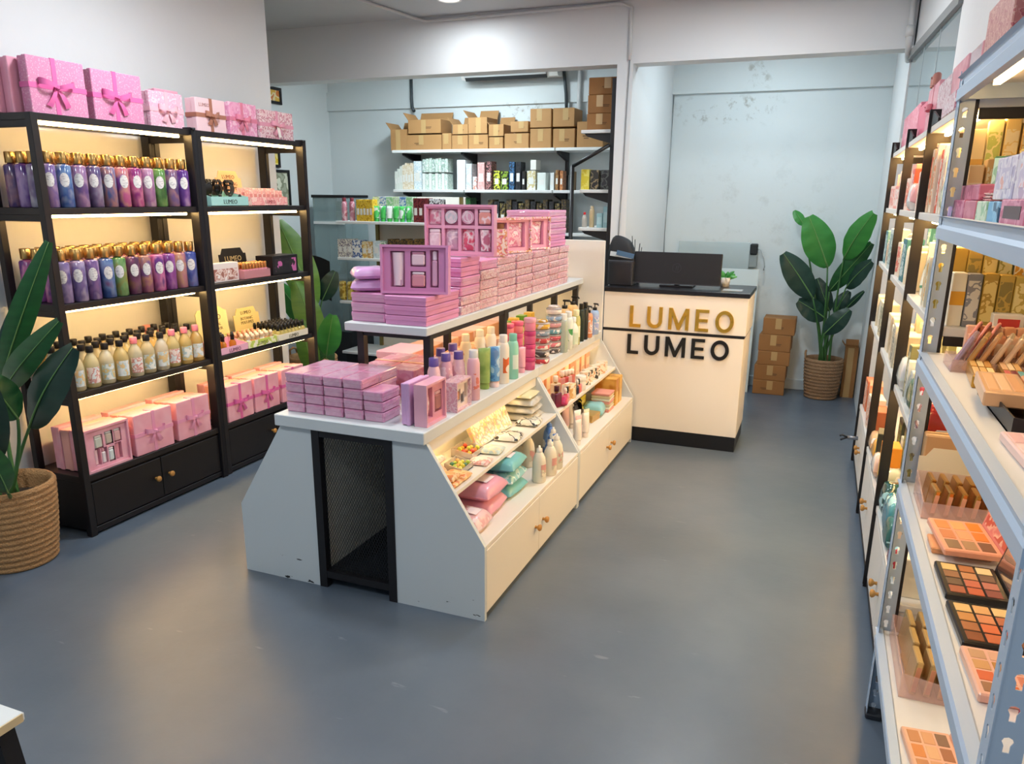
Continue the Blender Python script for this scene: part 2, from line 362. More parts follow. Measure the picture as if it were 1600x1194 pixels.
# ================================================================== furniture
def knob_mesh(s):
    pr = ((0, .007), (.010, .006), (.015, .013), (.022, .016), (.028, .013), (.030, .004))
    vs = [(s*dx, r*math.cos(2*math.pi*k/12), r*math.sin(2*math.pi*k/12)) for dx, r in pr for k in range(12)]
    fs = [(j*12+k, j*12+(k+1) % 12, (j+1)*12+(k+1) % 12, (j+1)*12+k) for j in range(5) for k in range(12)]+[tuple(60+k for k in range(12))]
    return MB().add(vs, fs, True).mesh()
def knob(parent, x, y, z, s):
    return link('knob', cached(('knob', s), lambda: knob_mesh(s)), KNOBW, parent, (x, y, z))
def rack(label, xf, xr, y0, y1, top, levels, cab, post, frame, shelf, doorm, th, rails=True, led=True, pw=None, plate=False):
    """open display rack: front face at xf, back at xr, bay from y0 to y1"""
    s = 1 if xf > xr else -1
    t = thing('display_rack', label, 'rack', ((xf+xr)/2, (y0+y1)/2, 0))
    ox, oy = (xf+xr)/2, (y0+y1)/2
    D, W = abs(xf-xr), y1-y0
    def B(name, x0, x1, a, b, z0, z1, m, par=None, c=.002):
        xx = sorted((x0-ox, x1-ox))
        return link(name, cmx(xx[0], xx[1], a-oy, b-oy, z0, z1, c), m, par or t)
    for x in (xf, xr):
        sg = -1 if x > ox else 1
        for y, q in ((y0, 1), (y1, -1)):
            B('post', x, x+sg*(pw or post), y, y+q*post, 0, top, frame)
    for k, z in enumerate(levels):
        sh = B('shelf', xf-s*.002, xr, y0+.002, y1-.002, z-th, z, shelf)
        if rails:
            for y, q in ((y0, 1), (y1, -1)):
                B('side_rail', xf-s*post, xr+s*post, y+q*.003, y+q*(post-.006), z-th-.028, z-th+.001, frame)
        if led:
            B('led_strip', xf-s*.045, xf-s*.060, y0+.05, y1-.06, z-th-.013, z-th-.001, LED)
    if plate:
        link('corner_plate', MB().prism([(y1-oy-.02, levels[0]), (y1-oy-.02, top), (y1-oy-.05, top), (y1-oy-.22, levels[0]+.012), (y1-oy-.22, levels[0])], 'x', xf-ox, xf-ox+.006).mesh(), frame, t)
    # cupboard under the lowest shelf
    body = B('cupboard', xf-s*.02, xr, y0+post*.5, y1-post*.5, .02, cab-th, doorm)
    B('cupboard_top', xf-s*.001, xr, y0+.002, y1-.002, cab-th, cab, shelf)
    ym = (y0+y1)/2
    for a, b, ky in ((y0+post+.004, ym-.002, ym-.045), (ym+.002, y1-post-.004, ym+.045)):
        d = B('door', xf-s*.004, xf-s*.022, a, b, .045, cab-th-.012, doorm, c=.003)
        knob(d, xf-s*.004-ox, ky-oy, (cab-th)*.58, s)
    B('kick_rail', xf-s*.004, xf-s*.03, y0+post, y1-post, .012, .04, frame)
    return t
LX, LXR = -3.125, -3.455
LZ = [1.93, 1.54, 1.12, .71]
LBAY = [(2.42, 3.345), (3.36, 4.29)]
SHB = M('#1d191b', .38)
rack('black metal display rack holding body mists and oils beside the potted plant', LX, LXR, 2.42, 3.345, 1.93, LZ, .305, .034, BLACK, SHB, M('#151316', .42), .030)
rack('black metal display rack holding trays and display cards near the wall end', LX, LXR, 3.36, 4.29, 1.93, LZ, .305, .034, BLACK, SHB, M('#151316', .42), .030)
RX, RXR = .325, .615
RZ = [1.865, 1.56, 1.255, .895]
RBAY = [(2.46, 3.352), (3.355, 4.21), (4.213, 5.13)]
BROWN = M('#211c1b', .42)
WSH = M('#dcdad4', .42)
for i, (a, b) in enumerate(RBAY):
    rack('dark metal rack with white shelves and doors, '+['right behind the steel rack', 'second behind the steel rack', 'farthest, beside the alcove'][i],
         RX, RXR, a, b, 1.915, RZ, .375, .026, BROWN, WSH, M('#e6e3dc', .4), .026, pw=.022, plate=True)
# hook on the far cupboard
t = thing('door_hook', 'small dark hook sticking out near the far right cupboard', 'hook', (.30, 4.93, .20))
link('stem', MB().tube([(.03, 0, 0), (-.03, 0, 0)], .012, 8).mesh(), M('#8a8f99', .35, .8), t)
link('prong', MB().tube([(-.03, 0, 0), (-.06, 0, .012), (-.075, 0, .006)], .006, 6).mesh(), M('#2a2d33', .4), t)
link('prong', MB().tube([(-.03, 0, 0), (-.055, 0, -.012), (-.068, 0, -.02)], .006, 6).mesh(), M('#2a2d33', .4), t)
# ---------------------------------------------------------------- grey slotted steel rack
STEEL = M('#b4c6da', .4, .1)
SX0, SX1, SY0, SY1 = .29, .62, 1.09, 2.42
SZ = [1.905, 1.558, 1.19, .80, .306]
def slotted(w, z1, pitch=.05):
    """a flat steel strip in x-z pierced by keyhole slots"""
    mb = MB(); th = .002
    n = int(z1/pitch)
    key = []
    for k in range(12):
        a = 2*math.pi*k/12; key.append((.0075*math.cos(a), .0075*math.sin(a)+.004))
    key = [(.0075*math.cos(a), .0075*math.sin(a)+.005) for a in [math.radians(d) for d in (0, 45, 90, 135, 180, 225)]]+[(-.0035, -.014), (.0035, -.014)]+[(.0053, -.0003)]
    hole = [(.0075, .005), (.0053, .0103), (0, .0125), (-.0053, .0103), (-.0075, .005), (-.0042, -.002), (-.0042, -.013), (.0042, -.013), (.0042, -.002)]
    for i in range(n):
        zc = i*pitch+pitch/2
        hw, hh = w/2, pitch/2
        outer = [(hw, 0), (hw, hh), (0, hh), (-hw, hh), (-hw, 0), (-hw, -hh*.3), (-hw, -hh), (hw, -hh), (hw, -hh*.3)]
        o = len(mb.v); N = 9
        vs = []
        for yy in (0, th):
            vs += [(p[0]+hw, yy, p[1]+zc) for p in outer]+[(p[0]+hw, yy, p[1]+zc) for p in hole]
        fs = []
        for k in range(N):
            q = (k+1) % N
            fs.append((k, q, N+q, N+k)); fs.append((2*N+k, 3*N+k, 3*N+q, 2*N+q)); fs.append((N+k, N+q, 3*N+q, 3*N+k))
        mb.add(vs, fs)
    return mb.mesh(fix=False)
t = thing('steel_rack', 'light grey slotted steel rack with white boards in the right foreground', 'rack', ((SX0+SX1)/2, (SY0+SY1)/2, 0))
OX, OY = (SX0+SX1)/2, (SY0+SY1)/2
sl = slotted(.042, 1.93)
slx = None
for x, sx in ((SX0, 1), (SX1, -1)):
    for y, sy in ((SY0, 1), (SY1, -1)):
        u = link('upright', bmx(-.001, .001, -.001, .001, 0, 1.925), STEEL, t, (x-OX, y-OY, 0))
        a = link('slotted_flange', sl, STEEL, u, (0, 0, 0)); a.scale = (sx, sy, 1)
        b = link('slotted_flange', sl, STEEL, u, (0, 0, 0)); b.rotation_euler = (0, 0, math.radians(90)); b.scale = (sy, -sx, 1)
        link('foot', cmx(-.003 if sx > 0 else -.045, .045 if sx > 0 else .003, -.003 if sy > 0 else -.045, .045 if sy > 0 else .003, 0, .02), M('#2c2f36', .6), u)
for z in SZ:
    for x, s in ((SX0, 1), (SX1, -1)):
        p = [(0, 0), (s*.010, -.004), (s*.010, -.022), (s*.003, -.030), (s*.003, -.058), (s*.022, -.058), (s*.022, 0)]
        link('beam', MB().prism([(x-OX-s*.008+a, z+.004+b) for a, b in p], 'y', SY0-OY+.006, SY1-OY-.006).mesh(), STEEL, t)
    for y in (SY0+.008, SY1-.020):
        link('cross_beam', bmx(SX0-OX+.02, SX1-OX-.02, y-OY, y-OY+.012, z-.05, z-.002), STEEL, t)
    link('shelf_board', cmx(SX0-OX+.016, SX1-OX-.016, SY0-OY+.01, SY1-OY-.01, z-.014, z, .002), WSH, t)
    if z < 1.9:
        pass
for z in SZ[:4]:
    link('led_strip', bmx(.06-OX+SX0, .075-OX+SX0, SY0-OY+.10, SY1-OY-.10, z-.028, z-.016), LEDS, t)
# ---------------------------------------------------------------- central island
IX = -1.645                     # middle axis
IY = [2.445, 3.69, 4.945]
PW = M('#d2d8da', .42, var=.03)
PWD = M('#e8e4da', .42)
def chipmat():
    m = bpy.data.materials.new('chipped_white_board'); m.use_nodes = True
    nt = m.node_tree; b = nt.nodes['Principled BSDF']; b.inputs['Roughness'].default_value = .45
    tc = nt.nodes.new('ShaderNodeTexCoord'); sp = nt.nodes.new('ShaderNodeSeparateXYZ'); nt.links.new(tc.outputs['Object'], sp.inputs[0])
    n = nt.nodes.new('ShaderNodeTexNoise'); n.inputs['Scale'].default_value = 26; n.inputs['Detail'].default_value = 5
    mp = nt.nodes.new('ShaderNodeMapping'); mp.inputs['Scale'].default_value = (.6, 1, 1.6); nt.links.new(tc.outputs['Object'], mp.inputs['Vector']); nt.links.new(mp.outputs['Vector'], n.inputs['Vector'])
    g = nt.nodes.new('ShaderNodeMath'); g.operation = 'GREATER_THAN'; g.inputs[1].default_value = .665; nt.links.new(n.outputs['Fac'], g.inputs[0])
    r = nt.nodes.new('ShaderNodeMapRange'); r.inputs['From Min'].default_value = .11; r.inputs['From Max'].default_value = .10; nt.links.new(sp.outputs['Z'], r.inputs['Value'])
    mu = nt.nodes.new('ShaderNodeMath'); mu.operation = 'MULTIPLY'; nt.links.new(g.outputs[0], mu.inputs[0]); nt.links.new(r.outputs[0], mu.inputs[1])
    mx = nt.nodes.new('ShaderNodeMix'); mx.data_type = 'RGBA'; mx.inputs['A'].default_value = rgb('#cdd5d8'); mx.inputs['B'].default_value = rgb('#26292c')
    nt.links.new(mu.outputs[0], mx.inputs['Factor']); nt.links.new(mx.outputs['Result'], b.inputs['Base Color'])
    return m
CHIP = chipmat()
def side(dx):   # x of a point dx away from the axis
    return dx
HB, HT, HC = .575, .333, .182   # half widths: base, lid, core
for u in (0, 1):
    y0, y1 = IY[u], IY[u+1]-.004
    t = thing('island_unit', ['white sloped island display unit with black mesh front, nearest the camera', 'white sloped island display unit joined to the sales desk'][u], 'display unit', (IX, (y0+y1)/2, 0))
    oy = (y0+y1)/2
    for s in (-1, 1):
        tra = [(s*HC, 0.0), (s*HB, 0.0), (s*HB, .315), (s*HT, .70), (s*HC, .70)]
        link('end_panel', MB().prism(tra, 'y', y0-oy, y0-oy+.018).mesh(), CHIP if u == 0 else PW, t)
        link('end_panel', MB().prism(tra, 'y', y1-oy-.018, y1-oy).mesh(), PW, t)
        link('core_board', cmx(min(s*HC, s*(HC+.012)), max(s*HC, s*(HC+.012)), y0-oy+.018, y1-oy-.018, .02, .70, .001), PWD, t)
        def SB(name, xa, xb, z0, z1, m, par=None, ya=y0+.018, yb=y1-.018):
            xx = sorted((s*xa, s*xb)); return link(name, cmx(xx[0], xx[1], ya-oy, yb-oy, z0, z1, .0015), m, par or t)
        SB('middle_shelf', HC+.012, .448, .497, .515, PWD)
        SB('cupboard_top', HC+.012, HB-.002, .297, .315, PWD)
        SB('kick_board', HB-.03, HB-.022, 0, .03, M('#b9b5ac', .5))
        ym = (y0+y1)/2
        for a, b, ky in ((y0+.02, ym-.0015, ym-.05), (ym+.0015, y1-.02, ym+.05)):
            d = SB('door', HB-.018, HB, .028, .294, PWD, ya=a, yb=b)
            knob(d, s*HB, ky-oy, .165, s)
        SB('led_strip', .285, .299, .686, .697, LEDI, ya=y0+.06, yb=y1-.06)
    link('lid', cmx(-HT-.008, HT+.008, y0-oy-.03 if u == 0 else y0-oy, y1-oy+.003, .702, .750, .003), PW, t)
    for x in (-HT, HT-.016):
        link('lid_edge_board', bmx(x, x+.016, y0-oy+.02, y1-oy-.02, .655, .702), PWD, t)
    link('core_floor', cmx(-HC, HC, y0-oy+.03, y1-oy-.02, .04, .055, .002), M('#20242b', .5), t)
    if u == 0:
        f = link('mesh_frame', MB().box(-HC-.004, -HC+.032, y0-oy-.004, y0-oy+.03, 0, .70).box(HC-.032, HC+.004, y0-oy-.004, y0-oy+.03, 0, .70).box(-HC+.032, HC-.032, y0-oy-.002, y0-oy+.03, .668, .70).box(-HC+.032, HC-.032, y0-oy-.002, y0-oy+.03, .045, .075).mesh(), BLACK, t)
        wm = MB(); xa, xb, za, zb = -HC+.03, HC-.03, .07, .67
        pz, px_ = .0235, .0125
        k = px_/pz*1.0
        def clip(x_at, sgn):
            # wire z = za + sgn*(x-x0)/k
            pass
        L = xb-xa; step = pz
        n0 = int((L/k)/step)+1
        for sg in (1, -1):
            i = -n0
            while i*step < (zb-za):
                zs = za+i*step; ps = []
                # from xa to xb in direction sg
                x_s, x_e = (xa, xb) if sg > 0 else (xb, xa)
                z_s, z_e = zs, zs+L/k
                t0 = max(0, (za-z_s)/(z_e-z_s)); t1 = min(1, (zb-z_s)/(z_e-z_s))
                if t1 > t0:
                    A = (x_s+(x_e-x_s)*t0, z_s+(z_e-z_s)*t0); B2 = (x_s+(x_e-x_s)*t1, z_s+(z_e-z_s)*t1)
                    dx, dz = B2[0]-A[0], B2[1]-A[1]; l = math.hypot(dx, dz)
                    if l > .004:
                        nx, nz = -dz/l*.0010, dx/l*.0010
                        yy = y0-oy+.012+(.0012 if sg > 0 else 0)
                        wm.add([(A[0]-nx, yy, A[1]-nz), (B2[0]-nx, yy, B2[1]-nz), (B2[0]+nx, yy, B2[1]+nz), (A[0]+nx, yy, A[1]+nz)], [(0, 1, 2, 3)])
                i += 1
        g = link('wire_mesh', wm.mesh(fix=False), M('#2a2b2e', .35, .6), t); g['kind'] = 'stuff'
# tall board that closes the island at the desk
tag(link('end_board', cmx(-.335, .335, -.01, .01, 0, 1.336, .003), PWD, None, (IX, 4.957, 0)), 'tall white board closing the island end beside the desk', 'board')
# raised shelf on black legs
t = thing('raised_shelf', 'long white shelf raised on black legs along the island top', 'shelf', (IX, 3.82, .750))
link('board', cmx(-.190, .200, 2.72-3.82, 4.94-3.82, .305, .340, .003), PW, t)
for y in (2.80, 3.62, 4.44, 4.88):
    for x in (-.155, .165):
        link('leg', bmx(x-.016, x+.016, y-3.82-.016, y-3.82+.016, 0, .305), BLACK, t)
    link('cross_bar', bmx(-.155, .165, y-3.82-.014, y-3.82+.014, .277, .303), BLACK, t)
for x in (-.155, .165):
    link('long_bar', bmx(x-.014, x+.014, 2.78-3.82, 4.90-3.82, .279, .304), BLACK, t)
for x in (-.105, .105):
    link('led_strip', bmx(x-.008, x+.008, 2.9-3.82, 4.86-3.82, .294, .303), LEDI, t)
# ---------------------------------------------------------------- sales desk
DX0, DX1, DY0, DY1 = -1.305, -.392, 4.97, 5.44
t = thing('sales_desk', 'white sales desk with black top, black base and LUMEO lettering', 'desk', ((DX0+DX1)/2, DY0, 0))
ox = (DX0+DX1)/2
WD = M('#efe8dc', .38)
link('lower_panel', cmx(DX0-ox, DX1-ox, 0, DY1-DY0, .10, .752, .002), WD, t)
link('dark_line', bmx(DX0-ox-.001, DX1-ox+.001, -.001, DY1-DY0, .752, .770), BLACK, t)
link('upper_panel', cmx(DX0-ox, DX1-ox+.008, -.004, DY1-DY0, .770, 1.010, .002), WD, t)
link('desk_top', cmx(DX0-ox, DX1-ox+.014, -.012, DY1-DY0+.02, 1.010, 1.038, .002), M('#1b1b20', .3), t)
link('plinth', cmx(DX0-ox+.002, DX1-ox-.004, .004, DY1-DY0, 0, .10, .002), M('#15161a', .4), t)
def letters(txt, wds, x0, x1, z0, z1, st, m, y):
    total = sum(wds); gap = ((x1-x0)-total)/(len(txt)-1); x = x0; h = z1-z0
    for ch, wd in zip(txt, wds):
        mb = MB(); a, b = x, x+wd
        if ch == 'L':
            mb.prism([(a, z0), (b, z0), (b, z0+st*.9), (a+st, z0+st*.9), (a+st, z1), (a, z1)], 'y', y-.012, y)
        elif ch == 'E':
            mb.prism([(a, z0), (b, z0), (b, z0+st*.85), (a+st, z0+st*.85), (a+st, z0+h*.5-st*.42), (b-wd*.08, z0+h*.5-st*.42), (b-wd*.08, z0+h*.5+st*.42), (a+st, z0+h*.5+st*.42), (a+st, z1-st*.85), (b, z1-st*.85), (b, z1), (a, z1)], 'y', y-.012, y)
        elif ch == 'M':
            c = (a+b)/2
            mb.prism([(a, z0), (a+st*.95, z0), (a+st*.95, z1-h*.34), (c-st*.35, z0), (c+st*.35, z0), (b-st*.95, z1-h*.34), (b-st*.95, z0), (b, z0), (b, z1), (b-st*1.05, z1), (c, z0+h*.3), (a+st*1.05, z1), (a, z1)], 'y', y-.012, y)
        elif ch == 'U':
            c = (a+b)/2; R = wd/2; o = [(c+R*math.cos(math.pi*(1+k/10)), z0+R*(1+math.sin(math.pi*(1+k/10)))) for k in range(11)]
            r2 = R-st; i = [(c+r2*math.cos(math.pi*(2-k/10)), z0+R+r2*1.0*math.sin(math.pi*(2-k/10))) for k in range(11)]
            mb.prism([(a, z1)]+o+[(b, z1), (b-st, z1)]+i+[(a+st, z1)], 'y', y-.012, y)
        else:
            c, d = (a+b)/2, (z0+z1)/2; n = 28; vs = []; fs = []
            for yy in (y-.012, y):
                for q in (0, 1):
                    for k in range(n):
                        al = 2*math.pi*k/n; vs.append((c+(wd/2-q*st)*math.cos(al), yy, d+(h/2-q*st)*math.sin(al)))
            for k in range(n):
                e = (k+1) % n
                fs += [(k, e, n+e, n+k), (2*n+k, 3*n+k, 3*n+e, 2*n+e), (k, 2*n+k, 2*n+e, e), (n+k, n+e, 3*n+e, 3*n+k)]
            mb.add(vs, fs)
        o = link('letter', mb.mesh(), m, t); o['label'] = ('gold' if m is GOLDL else 'black')+' capital letter '+ch
        x = b+gap
GOLDL = M('#e0b24a', .28, .9, bump=.6, bscale=30)
letters('LUMEO', [.074, .100, .130, .084, .114], -1.126-ox, -.462-ox, .785, .925, .0225, GOLDL, -.004)
letters('LUMEO', [.074, .100, .130, .084, .114], -1.134-ox, -.478-ox, .605, .735, .0225, M('#131313', .4), 0)
# ---------------------------------------------------------------- bench corner, lower left
t = thing('bench', 'corner of a white topped bench with black metal legs, lower left', 'bench', (-1.9, .72, 0))
link('seat_board', cmx(-.42, .307, -.26, .278, .428, .45, .003), M('#dfe3e3', .4), t)
link('edge_band', bmx(-.42, .300, -.262, -.258, .429, .449), M('#d8c39a', .5), t)
link('edge_band', bmx(.304, .3085, -.255, .272, .429, .449), M('#d8c39a', .5), t)
for x in (-.37, .27):
    for y in (-.23, .24):
        link('leg', MB().add([(x+a*.02, y+b*.02, .428) for a, b in ((-1,-1),(1,-1),(1,1),(-1,1))]+[(x*1.10+a*.02, y*1.10+b*.02, 0) for a, b in ((-1,-1),(1,-1),(1,1),(-1,1))], [(0,1,2,3),(7,6,5,4),(0,4,5,1),(1,5,6,2),(2,6,7,3),(3,7,4,0)]).mesh(), BLACK, t)
link('apron', bmx(-.37, .28, .225, .25, .39, .428), BLACK, t)
link('apron', bmx(.258, .283, -.23, .24, .39, .428), BLACK, t)
# ================================================================== product kit (local front = +X)
def pos(i, n):
    return 'bottom' if i == 0 else ('top' if i == n-1 else ORD[n-1-i]+' from top')
def lr(i, n):
    return 'leftmost' if i == 0 else ('rightmost' if i == n-1 else ORD[i]+' from left')
def bow_mesh(a, w):
    mb = MB()
    for s in (-1, 1):
        def loop(u, v, s=s):
            q = 2*math.pi*u
            return (.28*a*math.sin(q)*(1 if s > 0 else 1)+.010, s*a*(1-math.cos(q))/2, (v-.5)*w*(.3+.7*math.sin(math.pi*u))+.22*a*(1-math.cos(q))/2)
        mb.grid(loop, 12, 2)
        def tail(u, v, s=s):
            return (.006+.10*a*math.sin(u*3), s*(.55*a*u)+(v-.5)*w*(.5+.5*u), -.95*a*u+s*(v-.5)*w*.35*u)
        mb.grid(tail, 5, 2)
    mb.cham(.002, .020, -w*.35, w*.35, -w*.35, w*.4, .004)
    return mb.mesh(fix=False)
def gift(label, w, h, t, m, rib=None, loc=(0, 0, 0), rz=0.0, bow=True, group=None, ry=0.5, rzf=0.5, bw=.018, bs=.05, lidm=None, tag_card=False):
    """lidded box standing on edge: w along y, h up, t along x; ribbon crossed over the lid"""
    o = thing('gift_box', label, 'gift box', loc, rz, group)
    k = (round(w, 3), round(h, 3), round(t, 3))
    link('box', cached(('gb',)+k, lambda: cmx(-t/2, t*.12, -w/2+.003, w/2-.003, .003, h-.003, .002)), m, o)
    link('lid', cached(('gl',)+k, lambda: cmx(t*.05, t/2, -w/2, w/2, 0, h, .003)), lidm or m, o)
    if rib:
        y, z = -w/2+w*ry, h*rzf; e = .0016
        kk = k+(ry, rzf, bw)
        link('ribbon', cached(('rv',)+kk, lambda: bmx(-t/2, t/2+e, y-bw/2, y+bw/2, 0.0005, h+e)), rib, o)
        link('ribbon', cached(('rh',)+kk, lambda: bmx(-t/2, t/2+e*.8, -w/2-e, w/2+e, z-bw/2, z+bw/2)), rib, o)
        if bow:
            b = link('bow', cached(('bow', bs, bw), lambda: bow_mesh(bs, bw*1.25)), rib, o, (t/2, y, z))
            if tag_card: link('gift_tag', bmx(0, .002, -.012, .012, -.07, -.005), M('#f4eee8', .5), o, (t/2+.012, y-.01, z), (0.25, 0, 0))
    return o
def pack(label, dx, dy, dz, m, loc, rz=0.0, group=None, side=None, name='flat_gift_box', cat='gift box', wrap=None):
    """flat two-part box lying down: base and lid with a seam"""
    o = thing(name, label, cat, loc, rz, group)
    k = (round(dx, 3), round(dy, 3), round(dz, 3))
    link('base', cached(('pb',)+k, lambda: cmx(-dx/2+.0025, dx/2-.0025, -dy/2+.0025, dy/2-.0025, 0, dz*.55, .002)), side or m, o)
    link('lid', cached(('pl',)+k, lambda: cmx(-dx/2, dx/2, -dy/2, dy/2, dz*.45, dz-.0015, .003)), m, o)
    if wrap: link('wrap_fold', cached(('pw',)+k, lambda: wrapfold(dx, dy, dz)), wrap, o)
    return o
def wrapfold(dx, dy, dz):
    rnd = random.Random(int(dx*1e4+dy*7e3)); mb = MB()
    for (ax, L) in (('x', dy), ('y', dx)):
        n = 7
        for sgn in ((1,) if ax == 'x' else (-1,)):
            row = [rnd.uniform(.0015, .007) for _ in range(n+1)]; row2 = [rnd.uniform(.0015, .006) for _ in range(n+1)]
            def fn(u, v, ax=ax, sgn=sgn, row=row, row2=row2, L=L):
                i = min(n, int(round(u*n))); d = (row[i] if v < .34 else row2[i] if v < .67 else row[n-i])
                a = -L/2+.006+(L-.012)*u; z = .006+(dz-.012)*v
                return ((sgn*(dx/2)+sgn*d, a, z) if ax == 'x' else (a, sgn*(dy/2)+sgn*d, z))
            mb.grid(fn, n, 3, False)
    return mb.mesh(fix=False)
def carton(label, dx, dy, dz, loc, rz=0.0, m=None, open_=False, name='carton', print_=True, front='-y', group=None):
    o = thing(name, label, 'carton', loc, rz, group)
    m = m or CARD
    k = (round(dx, 3), round(dy, 3), round(dz, 3))
    if open_:
        def mk():
            e = .004; mb = MB(); X, Y = dx/2, dy/2
            mb.box(-X, X, -Y, -Y+e, 0, dz).box(-X, X, Y-e, Y, 0, dz).box(-X, -X+e, -Y+e, Y-e, 0, dz).box(X-e, X, -Y+e, Y-e, 0, dz).box(-X+e, X-e, -Y+e, Y-e, 0, .01)
            return mb.mesh()
        link('box', cached(('co',)+k, mk), m, o)
        fl = dx*.42
        link('flap', bmx(-dx/2, dx/2, -.002, .002, 0, min(.09, dy*.5)), m, o, (0, dy/2, dz), (math.radians(-25), 0, 0))
        link('flap', bmx(-.002, .002, -dy/2, dy/2, 0, min(.08, dx*.5)), m, o, (-dx/2, 0, dz), (0, math.radians(-38), 0))
    else:
        link('box', cached(('cb',)+k, lambda: cmx(-dx/2, dx/2, -dy/2, dy/2, 0, dz, .004)), m, o)
        link('flap_seam', cached(('cs',)+k, lambda: bmx(-dx/2+.004, dx/2-.004, -.001, .001, dz-.0005, dz+.001)), M('#6d4d2e', .8), o)
    link('tape', cached(('ct',)+k, lambda: bmx(-.024, .024, -dy/2-.0012, -dy/2+.001, 0 if open_ else dz*.35, dz*.98)), TAPE, o, (dx*random.uniform(-.12, .12), 0, 0))
    if print_:
        link('print', cached(('cp',)+k, lambda: MB().box(-dx*.12, dx*.12, -dy/2-.001, -dy/2+.001, dz*.42, dz*.47).box(-dx*.08, dx*.10, -dy/2-.001, -dy/2+.001, dz*.34, dz*.38).mesh()), M('#6d4f33', .8), o, (dx*random.uniform(-.15, .18), 0, 0))
    return o
CARD = M('#ab8050', .75, var=.08, vscale=9)
CARD2 = M('#96693c', .75, var=.08, vscale=9)
TAPE = M('#bb9a68', .25)
def prod(label, dx, dy, dz, m, loc, rz=0.0, group=None, panel=None, name='product_box', cat='box', pz=(.25, .75), py=.7, flap=True):
    """upright carton of a cosmetic product, printed panel on the front, tuck flap on top"""
    o = thing(name, label, cat, loc, rz, group)
    k = (round(dx, 3), round(dy, 3), round(dz, 3))
    link('box', cached(('ub',)+k, lambda: cmx(-dx/2, dx/2, -dy/2, dy/2, 0, dz, .0015)), m, o)
    if panel: link('printed_panel', cached(('up', pz, py)+k, lambda: bmx(dx/2-.001, dx/2+.0008, -dy*py/2, dy*py/2, dz*pz[0], dz*pz[1])), panel, o)
    if flap: link('tuck_flap', cached(('uf',)+k, lambda: bmx(-dx/2+.002, dx/2-.001, -dy/2+.003, dy/2-.003, dz-.0005, dz+.0012)), m, o)
    return o
def patch(r, h0, h1, half, n=8):
    """label wrapped round the +X side of a bottle"""
    mb = MB()
    mb.grid(lambda u, v: (r*math.cos((u-.5)*2*half), r*math.sin((u-.5)*2*half), h0+(h1-h0)*v), n, 1)
    return mb.mesh(fix=False)
def oval(r, h0, h1, half):
    mb = MB(); vs = []; n = 14; c = (h0+h1)/2
    def P(a, q): 
        u = half*math.cos(a)*q; return (r*math.cos(u), r*math.sin(u), c+(h1-h0)/2*math.sin(a)*q)
    vs = [P(0, 0)]+[P(2*math.pi*k/n, .5) for k in range(n)]+[P(2*math.pi*k/n, 1) for k in range(n)]
    fs = [(0, 1+k, 1+(k+1) % n) for k in range(n)]+[(1+k, 1+n+k, 1+n+(k+1) % n, 1+(k+1) % n) for k in range(n)]
    return mb.add(vs, fs, True).mesh(fix=False)
def bottle(kind, label, loc, body, cap, lab=None, rz=0.0, group=None, s=1.0, name=None, cat='bottle', sh=None):
    prof, capprof, lb, seg = BOT[kind]
    o = thing(name or BNAME.get(kind, 'bottle'), label, cat, loc, rz, group)
    if s != 1.0 or sh: o.scale = (s, s, sh or s)
    link('body', cached(('bb', kind), lambda: MB().lathe(prof, seg).mesh()), body, o)
    link('cap', cached(('bk', kind), lambda: capmesh(kind)), cap, o)
    if lab and lb:
        link('label', cached(('bl', kind), lambda: oval(*lb) if kind == 'mist' else patch(*lb)), lab, o)
    return o
def capmesh(kind):
    mb = MB()
    mb.lathe(BOT[kind][1], 14)
    if kind in ('pump', 'dispenser'):
        z = BOT[kind][1][-1][1]
        mb.tube([(0, 0, z), (0, 0, z+.022)], .004, 6); mb.cham(-.010, .030, -.008, .008, z+.020, z+.030, .003); mb.tube([(.028, 0, z+.026), (.036, 0, z+.016)], .004, 6)
    if kind == 'clip': pass
    return mb.mesh()
BNAME = {'mist': 'mist_bottle', 'oil': 'oil_bottle', 'shampoo': 'lotion_bottle', 'pump': 'pump_bottle', 'spray': 'spray_can', 'tubeb': 'cream_tube', 'jar': 'cream_jar', 'mini': 'dropper_bottle', 'detergent': 'lotion_bottle', 'cone': 'lotion_bottle'}
